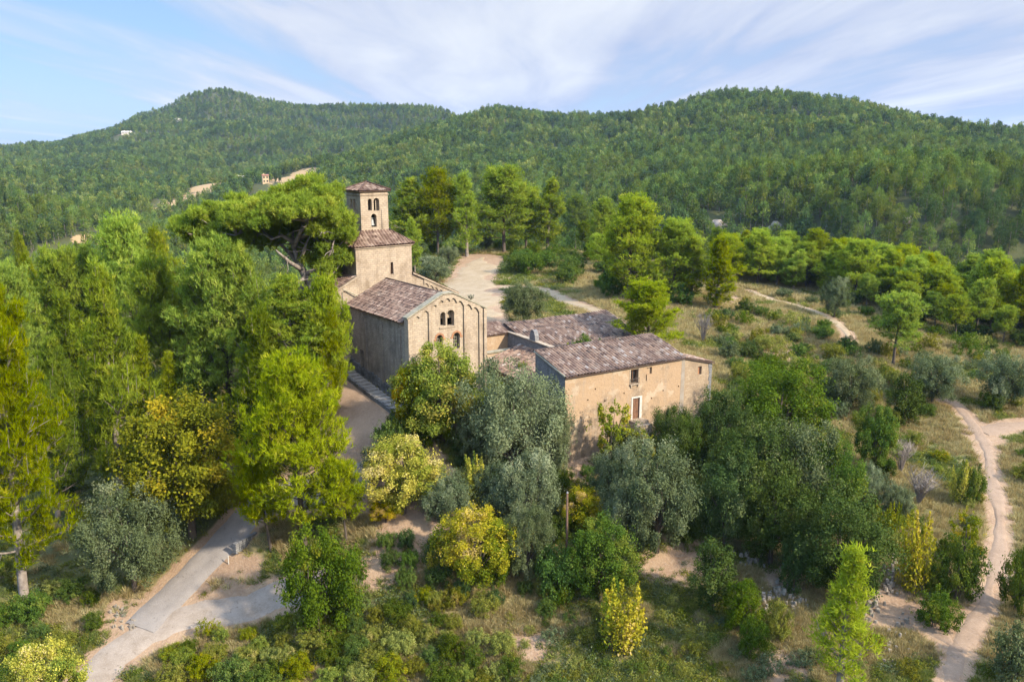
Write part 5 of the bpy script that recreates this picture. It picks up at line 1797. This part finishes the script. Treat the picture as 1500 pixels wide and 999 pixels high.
M['rubble'] = plain_mat('pale limestone rubble', (.30, .255, .2), (.18, .15, .115), 2.2)
rubble('ruined_wall', [(1110, 915), (1120, 885), (1145, 872), (1165, 885), (1168, 900)], 110, 'curved ruined dry stone wall on the terrace', 1)
rubble('ruined_wall', [(1275, 905), (1272, 880), (1295, 868), (1312, 862)], 60, 'collapsed dry stone wall beside the bright young pine', 2)
rubble('ruined_wall', [(1300, 860), (1306, 835), (1303, 815)], 45, 'line of tumbled stones climbing beside the dark blue-green oak', 3)
rubble('ruined_wall', [(1080, 822), (1105, 826)], 22, 'few pale stones under the huge dark oak', 4)
rubble('ruined_wall', [(165, 900), (180, 918), (195, 925)], 22, 'stone kerb rubble at the foot of the paved lane', 5, .4)
rubble('ruined_wall', [(1320, 905), (1300, 960), (1296, 990)], 26, 'stones edging the small trail beside the young pine', 6, .5)


def outcrop(u, v, w_, h_, lab, seed):
    p = hit(u, v)
    f = proj(*p)[2] / F
    g = np.random.default_rng(seed)
    bm = bmesh.new()
    bmesh.ops.create_icosphere(bm, subdivisions=4, radius=1)
    for vt in bm.verts:
        d = vt.co.copy()
        k = sum(math.sin(d.x * a + d.y * b + d.z * c + e) / (1 + i * .6) for i, (a, b, c, e) in enumerate(OUT))
        vt.co = d * (1 + .16 * k)
        vt.co.z = round(vt.co.z * 5) / 5 * .6 + vt.co.z * .4
    me = bpy.data.meshes.new('rock_outcrop')
    bm.to_mesh(me)
    bm.free()
    me.materials.append(M['cliff'])
    o = link('rock_outcrop', me)
    o.location = p
    o.scale = (w_ * f / 2, w_ * f / 3, h_ * f)
    tag(o, lab, 'rock')


OUT = [(rng.normal(0, 3), rng.normal(0, 3), rng.normal(0, 3), rng.uniform(0, 6)) for _ in range(9)]
m, T, out = new_mat('limestone cliff')
co = T.n('ShaderNodeTexCoord').outputs['Object']
col = T.mix(T.maprange(T.noise(co, 3, 6, .7), .35, .65), (.40, .33, .27), (.2, .165, .135))
surf(T, out, col, .95, T.noise(co, 6, 6, .7), .8, .3)
M['cliff'] = m

# ------------------------------------------------------------------ far houses
def house(name, u, v, wpx, storeys, roofm, wallm, label, rz=0.2, ell=True, dY=0):
    p = hit(u, v)
    f = proj(*p)[2] / F
    W = wpx * f
    D = W * .6
    H = storeys * 3.0
    r = empty(name, p, rz)
    tag(r, label, 'house')
    mb = MB()
    mb.box(-W / 2, W / 2, -D / 2, D / 2, -4, H)
    mb.prism([(-W / 2, -D / 2, H), (-W / 2, D / 2, H), (-W / 2, 0, H + D * .2)], [(W / 2, -D / 2, H), (W / 2, D / 2, H), (W / 2, 0, H + D * .2)])
    if ell:
        mb.box(W / 2 + .01, W * .95, -D * .3, D * .4, -4, H * .62)
    mb.build('wall', M[wallm], r)
    mb = MB()
    for s in (-1, 1):
        mb.prism([(-W / 2 - .4, s * (D / 2 + .5), H - .12), (W / 2 + .4, s * (D / 2 + .5), H - .12), (W / 2 + .4, 0, H + D * .2 + .12), (-W / 2 - .4, 0, H + D * .2 + .12)], [(-W / 2 - .4, s * (D / 2 + .5), H + .12), (W / 2 + .4, s * (D / 2 + .5), H + .12), (W / 2 + .4, 0, H + D * .2 + .4), (-W / 2 - .4, 0, H + D * .2 + .4)])
    if ell: mb.box(W / 2 + .02, W * .97, -D * .34, D * .44, H * .62 + .01, H * .62 + .3)
    rf = mb.build('roof', M[roofm], r)
    mb = MB()
    mb.box(-W * .3, -W * .3 + .9, .2, 1.1, H, H + D * .2 + 1.2)
    mb.build('chimney', M[wallm], rf)
    n = max(2, int(W / 4))
    for s in range(storeys):
        for i in range(n):
            x = -W / 2 + W * (i + .5) / n
            mb = MB()
            mb.box(x - .55, x + .55, -D / 2 - .05, -D / 2 + .1, s * 3 + .9, s * 3 + 2.3)
            mb.build('window', M['dark'], r)


M['far_white'] = plain_mat('far white wall', (.62, .56, .47), (.5, .44, .36), .4)
M['far_ochre'] = plain_mat('far ochre wall', (.46, .34, .2), (.38, .28, .17), .4)
M['far_roof'] = plain_mat('far red roof', (.3, .14, .085), (.22, .11, .07), .5)
house('house', 353, 270, 12, 2, 'far_white', 'far_white', 'pale cube-like house lowest in the far hillside hamlet', .3, False)
house('house', 381, 262, 14, 1, 'far_white', 'far_white', 'white topped house in the middle of the far hillside hamlet', .15)
house('house', 389, 270, 9, 2, 'far_roof', 'far_ochre', 'ochre house with red roof in the far hillside hamlet', .5, False)
house('house', 398, 259, 12, 1, 'far_roof', 'far_white', 'low red-roofed house beside the far cypresses', .2, False)
house('house', 371, 266, 10, 1, 'far_white', 'far_white', 'low white annex house in the far hillside hamlet', .2, False)
house('house', 186, 197, 13, 1, 'far_white', 'far_white', 'long pale house on the distant ridge line', .1, True)
house('house', 262, 178, 9, 1, 'far_white', 'far_white', 'tiny pale house on the shoulder of the summit ridge', .1, False)
house('house', 24, 214, 14, 1, 'far_roof', 'far_ochre', 'tiny reddish house at the low end of the distant ridge', .1, False)
for u, lab in ((404, 'dark cypress beside the red-roofed hamlet house'), (410, 'dark cypress further from the hamlet house')):
    put('column', 'cypress_tree', u, 250, 268, 5, lab, 'tree', None, 'oak')

# ------------------------------------------------------------------ scattered masses: hillside wood and ground cover
LIB = bpy.data.collections.new('library')


def lib_coll(name, meshes):
    c = bpy.data.collections.new(name)
    for i, me in enumerate(meshes):
        o = bpy.data.objects.new(f'{name}_{i}', me)
        c.objects.link(o)
    return c


def scatter(name, pts, scl, coll, npick, seed, kind='stuff', pick=None):
    g = np.random.default_rng(seed)
    n = len(pts)
    me = bpy.data.meshes.new(name)
    me.vertices.add(n)
    me.vertices.foreach_set('co', np.asarray(pts, np.float32).ravel())
    a = me.attributes.new('rz', 'FLOAT', 'POINT')
    a.data.foreach_set('value', g.uniform(0, 6.28, n).astype(np.float32))
    a = me.attributes.new('sc', 'FLOAT_VECTOR', 'POINT')
    a.data.foreach_set('vector', np.asarray(scl, np.float32).ravel())
    a = me.attributes.new('pk', 'INT', 'POINT')
    a.data.foreach_set('value', (g.integers(0, npick, n) if pick is None else pick).astype(np.int32))
    o = link(name, me)
    ng = bpy.data.node_groups.new(name, 'GeometryNodeTree')
    ng.interface.new_socket('Geometry', in_out='INPUT', socket_type='NodeSocketGeometry')
    ng.interface.new_socket('Geometry', in_out='OUTPUT', socket_type='NodeSocketGeometry')
    T = NT(ng)
    gi, go = T.n('NodeGroupInput'), T.n('NodeGroupOutput')
    ci = T.n('GeometryNodeCollectionInfo')
    ci.inputs[0].default_value = coll
    ci.inputs[1].default_value = True
    ci.inputs[2].default_value = True
    ra = T.n('GeometryNodeInputNamedAttribute', {'Name': 'rz'}, data_type='FLOAT')
    sa = T.n('GeometryNodeInputNamedAttribute', {'Name': 'sc'}, data_type='FLOAT_VECTOR')
    pa = T.n('GeometryNodeInputNamedAttribute', {'Name': 'pk'}, data_type='INT')
    rot = T.n('ShaderNodeCombineXYZ', {2: ra.outputs[0]})
    ip = T.n('GeometryNodeInstanceOnPoints')
    T.ln(gi.outputs[0], ip.inputs['Points'])
    T.ln(ci.outputs[0], ip.inputs['Instance'])
    ip.inputs['Pick Instance'].default_value = True
    T.ln(pa.outputs[0], ip.inputs['Instance Index'])
    T.ln(rot.outputs[0], ip.inputs['Rotation'])
    T.ln(sa.outputs[0], ip.inputs['Scale'])
    T.ln(ip.outputs[0], go.inputs[0])
    md = o.modifiers.new('scatter', 'NODES')
    md.node_group = ng
    return tag(o, kind=kind)


def far_pine(seed, H, Rr, n, nl, nw, mat='pine_hill'):
    """small distant pine: a lumpy crown of needle fans"""
    g = np.random.default_rng(seed)
    lob = 12
    c = []
    for i in range(lob):
        t = (i + .5) / lob
        a = i * 2.4 + g.normal(0, .4)
        rr = Rr * .64 * math.sqrt(max(0.05, 1 - (t * 1.3 - .42) ** 2))
        c.append([rr * math.cos(a), rr * math.sin(a), H * (.2 + .66 * t)])
    c.append([0, 0, H * .9])
    c = np.array(c)
    ti = np.clip(g.normal(.5, .22, len(c)), 0, 1)
    k = g.integers(0, len(c), n)
    d = norm(g.normal(0, 1, (n, 3)) + [0, 0, .25])
    P = c[k] + d * [Rr * .42, Rr * .42, H * .11] * g.uniform(.5, 1.05, (n, 1))
    v, tri, tn = needles(P, norm(d + [0, 0, .4]), ti[k], 3, nl, nw, .6, .12, g)
    mb = MB()
    mb.tube([(0, 0, -1), (0, 0, H * .5), (0, 0, H * .9)], [.2, .13, .04], 5)
    tv = np.array(mb.v)
    tf = np.array([f for f in mb.f if len(f) == 4]) + len(v)
    idx = np.concatenate([np.zeros(len(tri), int), np.ones(len(tf), int)])
    return np_mesh('hill_pine', np.vstack([v, tv]), tri, tf, {'tint': np.append(tn, np.zeros(len(tv)))}, [M[mat], M['bark']], idx)


# candidate positions for the hillside wood
g = np.random.default_rng(5)
pts = []
r = 205.0
while r < 2050:
    step = 4.9 + (r - 205) / 1845 * 4.4
    da = step / r
    th = np.arange(-.66, .66, da) + g.uniform(0, da)
    th = th + g.uniform(-.42, .42, len(th)) * da
    rr = r + g.uniform(-.45, .45, len(th)) * step
    pts.append(np.stack([rr * np.sin(th), rr * np.cos(th)], -1))
    r += step * .93
pts = np.concatenate(pts)
z = zfun(pts[:, 0], pts[:, 1])
pts = np.column_stack([pts, z])
fk = np.zeros(len(pts))
for c, rx, ry in FIELDS:
    fk = np.maximum(fk, (np.hypot((pts[:, 0] - c[0]) / rx, (pts[:, 1] - c[1] + 22) / (ry + 24)) < 1.1).astype(float))
dens = bumps(pts[:, 0], pts[:, 1], 120) + .5 * bumps(pts[:, 1], pts[:, 0], 40)
rockpx = [(1050, 330, 30, 9), (1135, 338, 18, 7), (1330, 322, 16, 7)]
U, V, FD = proj(pts[:, 0], pts[:, 1], pts[:, 2])
open_ = np.zeros(len(pts), bool)
for ru, rv, rw, rh in rockpx:
    open_ |= (np.abs(U - ru) < rw * .6) & (np.abs(V - rv) < rh * 1.6) & (FD < 520)
near_wood = np.hypot(pts[:, 0], pts[:, 1]) < 300
# the shoulder of the near hill carries its own trees; the wood starts where it falls away into the valley
drop = pts[:, 2] < -7
ok = (fk < .5) & ~open_ & ((dens > -.5) | (g.random(len(pts)) < .75)) & (drop | ~near_wood)
pts, U, V, FD = pts[ok], U[ok], V[ok], FD[ok]
# keep what can face the camera or a camera close by
vis = np.zeros(len(pts), bool)
for ox, oz in ((0, 0), (-14, 0), (14, 0), (0, 10)):
    tgt = pts + [0, 0, 9.0]
    o = np.array([ox, 0, CZ + oz])
    clear = np.ones(len(pts), bool)
    for s in np.linspace(.12, .97, 26):
        q = o + (tgt - o) * s
        clear &= zfun(q[:, 0], q[:, 1]) < q[:, 2] + 8
    vis |= clear
pts, U, V, FD = pts[vis], U[vis], V[vis], FD[vis]
hh = g.uniform(6.4, 12, len(pts)) * (1 + .2 * bumps(pts[:, 0], pts[:, 1], 70))
ww = g.uniform(.68, 1.12, len(pts))
infr = (U > 5) & (U < 1495) & (V > 190) & (V < 400)
order = np.argsort(np.where(infr, FD, 1e9))
solo = order[:110]
KIND3 = ['hill_dark', 'hill_dark', 'pine_hill', 'pine_hill', 'hill_pale', 'hill_pale']
mid = [far_pine(201 + i, 8, 2.9, 620, .62, .15, mt) for i, mt in enumerate(KIND3)]
mix_ = bumps(pts[:, 0], pts[:, 1], 95) * 1.5 + bumps(pts[:, 1], pts[:, 0], 35) + g.normal(0, .32, len(pts))
sp3 = np.where(mix_ < -.22, 0, np.where(mix_ > .34, 4, 2)) + g.integers(0, 2, len(pts))
for i in solo:
    o = link('pine_tree', mid[sp3[i]])
    o.location = pts[i] - [0, 0, .3]
    s = ww[i]
    o.scale = (s, s, hh[i] / 8)
    o.rotation_euler = (0, 0, g.uniform(0, 6.28))
    lft = U[i] < 560
    tag(o, 'dark green pine in the wood on the low hill beyond the pine wood' if lft else 'dark green pine on the lower flank of the wooded hill behind the ridge belt', 'tree', 'pines of the low far hill' if lft else 'pines on the lower wooded flank')
rest = np.ones(len(pts), bool)
rest[solo] = False
n_ = FD < 620
farm_ = [far_pine(211 + i, 8, 2.9, 300, .85, .26, mt) for i, mt in enumerate(KIND3)]
farr = [far_pine(221 + i, 8, 3.1, 130, 1.25, .5, mt) for i, mt in enumerate(KIND3)]
pm = pts - [0, 0, .3]
a = rest & n_
scatter('woodland', pm[a], np.stack([ww, ww, hh / 8], -1)[a], lib_coll('wood_near', farm_), 6, 31, pick=sp3[a])
a = rest & ~n_
scatter('distant_forest', pm[a], np.stack([ww * 1.05, ww * 1.05, hh / 8], -1)[a], lib_coll('wood_far', farr), 6, 32, pick=sp3[a])
print('wood', len(pts), 'solo', len(solo))
for (ru, rv, rw, rh), lab in zip(rockpx, ('broad pale cliff showing through the wood on the near flank', 'pale crag a little along from the broad cliff', 'small pale crag high among the dark pines')):
    outcrop(ru, rv + rh, rw, rh, lab, ru)


def tuft(seed, n, h, r, wd, mat, droop=.35):
    g = np.random.default_rng(seed)
    b = g.normal(0, r * .42, (n, 3)) * [1, 1, 0]
    d = norm(np.column_stack([b[:, :2] / r * .9 + g.normal(0, droop, (n, 2)), np.ones(n)]))
    L = h * g.uniform(.5, 1.1, (n, 1))
    s = norm(np.cross(d, g.normal(0, 1, (n, 3)))) * wd / 2
    v = np.empty((n, 3, 3))
    v[:, 0], v[:, 1], v[:, 2] = b - s, b + s, b + d * L
    t = np.repeat(np.clip(g.normal(.5, .25, n), 0, 1), 3)
    return np_mesh('tuft', v.reshape(-1, 3), np.arange(n * 3).reshape(-1, 3), None, {'tint': t}, [M[mat]])


def clump(seed, n, r, h, size, mat):
    g = np.random.default_rng(seed)
    d = norm(g.normal(0, 1, (n, 3)))
    d[:, 2] = np.abs(d[:, 2])
    P = d * [r, r, h] * g.uniform(.35, 1.05, (n, 1)) * (1 + .25 * np.sin(d[:, :1] * 5 + seed))
    v, q, t = leaves(P, d, np.clip(g.normal(.5, .2, n), 0, 1), size, .5, .5, g)
    return np_mesh('clump', v, None, q, {'tint': t}, [M[mat]])


g = np.random.default_rng(9)
N = 190000
Yr = 36 * (215 / 36) ** g.random(N) ** .92
th = g.uniform(-.8, .8, N)
x, y = Yr * np.tan(th), Yr
pd = path_dist(x, y)
keep = ~in_build(x, y, .25) & (pd > .15 + .5 * g.random(N)) & (np.hypot(x, y) < 240)
for (bx, by), br in BL:
    keep &= (np.hypot(x - bx, y - by) > br * g.uniform(.5, 1.1, N)) | (g.random(N) < .12)
# the bare pine wood floor carries little
wood = (x < -20) & (y > 62)
keep &= ~wood | (g.random(N) < .25)
x, y = x[keep], y[keep]
z = zfun(x, y)
P3 = np.column_stack([x, y, z - .03])
pat = bumps(x, y, 17) + .7 * bumps(y, x, 6)
far_k = (.85 + np.clip((y - 50) / 110, 0, 1.1))
rnd = g.random(len(x))
slope = ((x > 8) & (y > 84)) | ((x > 21) & (y > 52) & (x - 21 > (84 - y) * -.2))
lowg = y < 62
dry = np.where(slope, pat > -.25, np.where(lowg, pat > .02, pat > .2))
green = ~dry & (rnd < np.where(slope, .5, .55))
heath = ~dry & ~green
for nm, msk, meshes, s0, s1, sd in (
        ('dry_grass', dry, [tuft(s, 46, .55, .34, .045, 'drygrass') for s in (1, 2, 3)], .6, 1.35, 41),
        ('green_grass', green, [tuft(s, 50, .42, .36, .05, 'greengrass', .5) for s in (4, 5, 6)], .6, 1.3, 42),
        ('undergrowth', heath & (g.random(len(x)) < .55), [clump(s, 150, .5, .42, .11, mt) for s, mt in ((7, 'heath'), (8, 'shrub'), (9, 'olive_dark'), (10, 'heath'))], .55, 1.5, 43)):
    k = np.nonzero(msk)[0]
    s = g.uniform(s0, s1, len(k)) * far_k[k]
    scatter(nm, P3[k], np.stack([s, s, s * g.uniform(.7, 1.1, len(k)) / far_k[k] ** .5], -1), lib_coll(nm, meshes), len(meshes), sd)
    print(nm, len(k))

# ------------------------------------------------------------------ air
m, T, out = new_mat('haze')
pv = T.n('ShaderNodeVolumePrincipled', {'Color': (.5, .68, .98, 1), 'Density': .00006, 'Anisotropy': .2})
T.ln(pv.outputs[0], out.inputs['Volume'])
zmax = float(gz.max()) + 45
zmin = float(gz.min()) - 1.2
mb = MB()
mb.box(-6100, 6100, -6100, 6100, zmin, zmax)
o = mb.build('haze', m)
tag(o, kind='stuff')
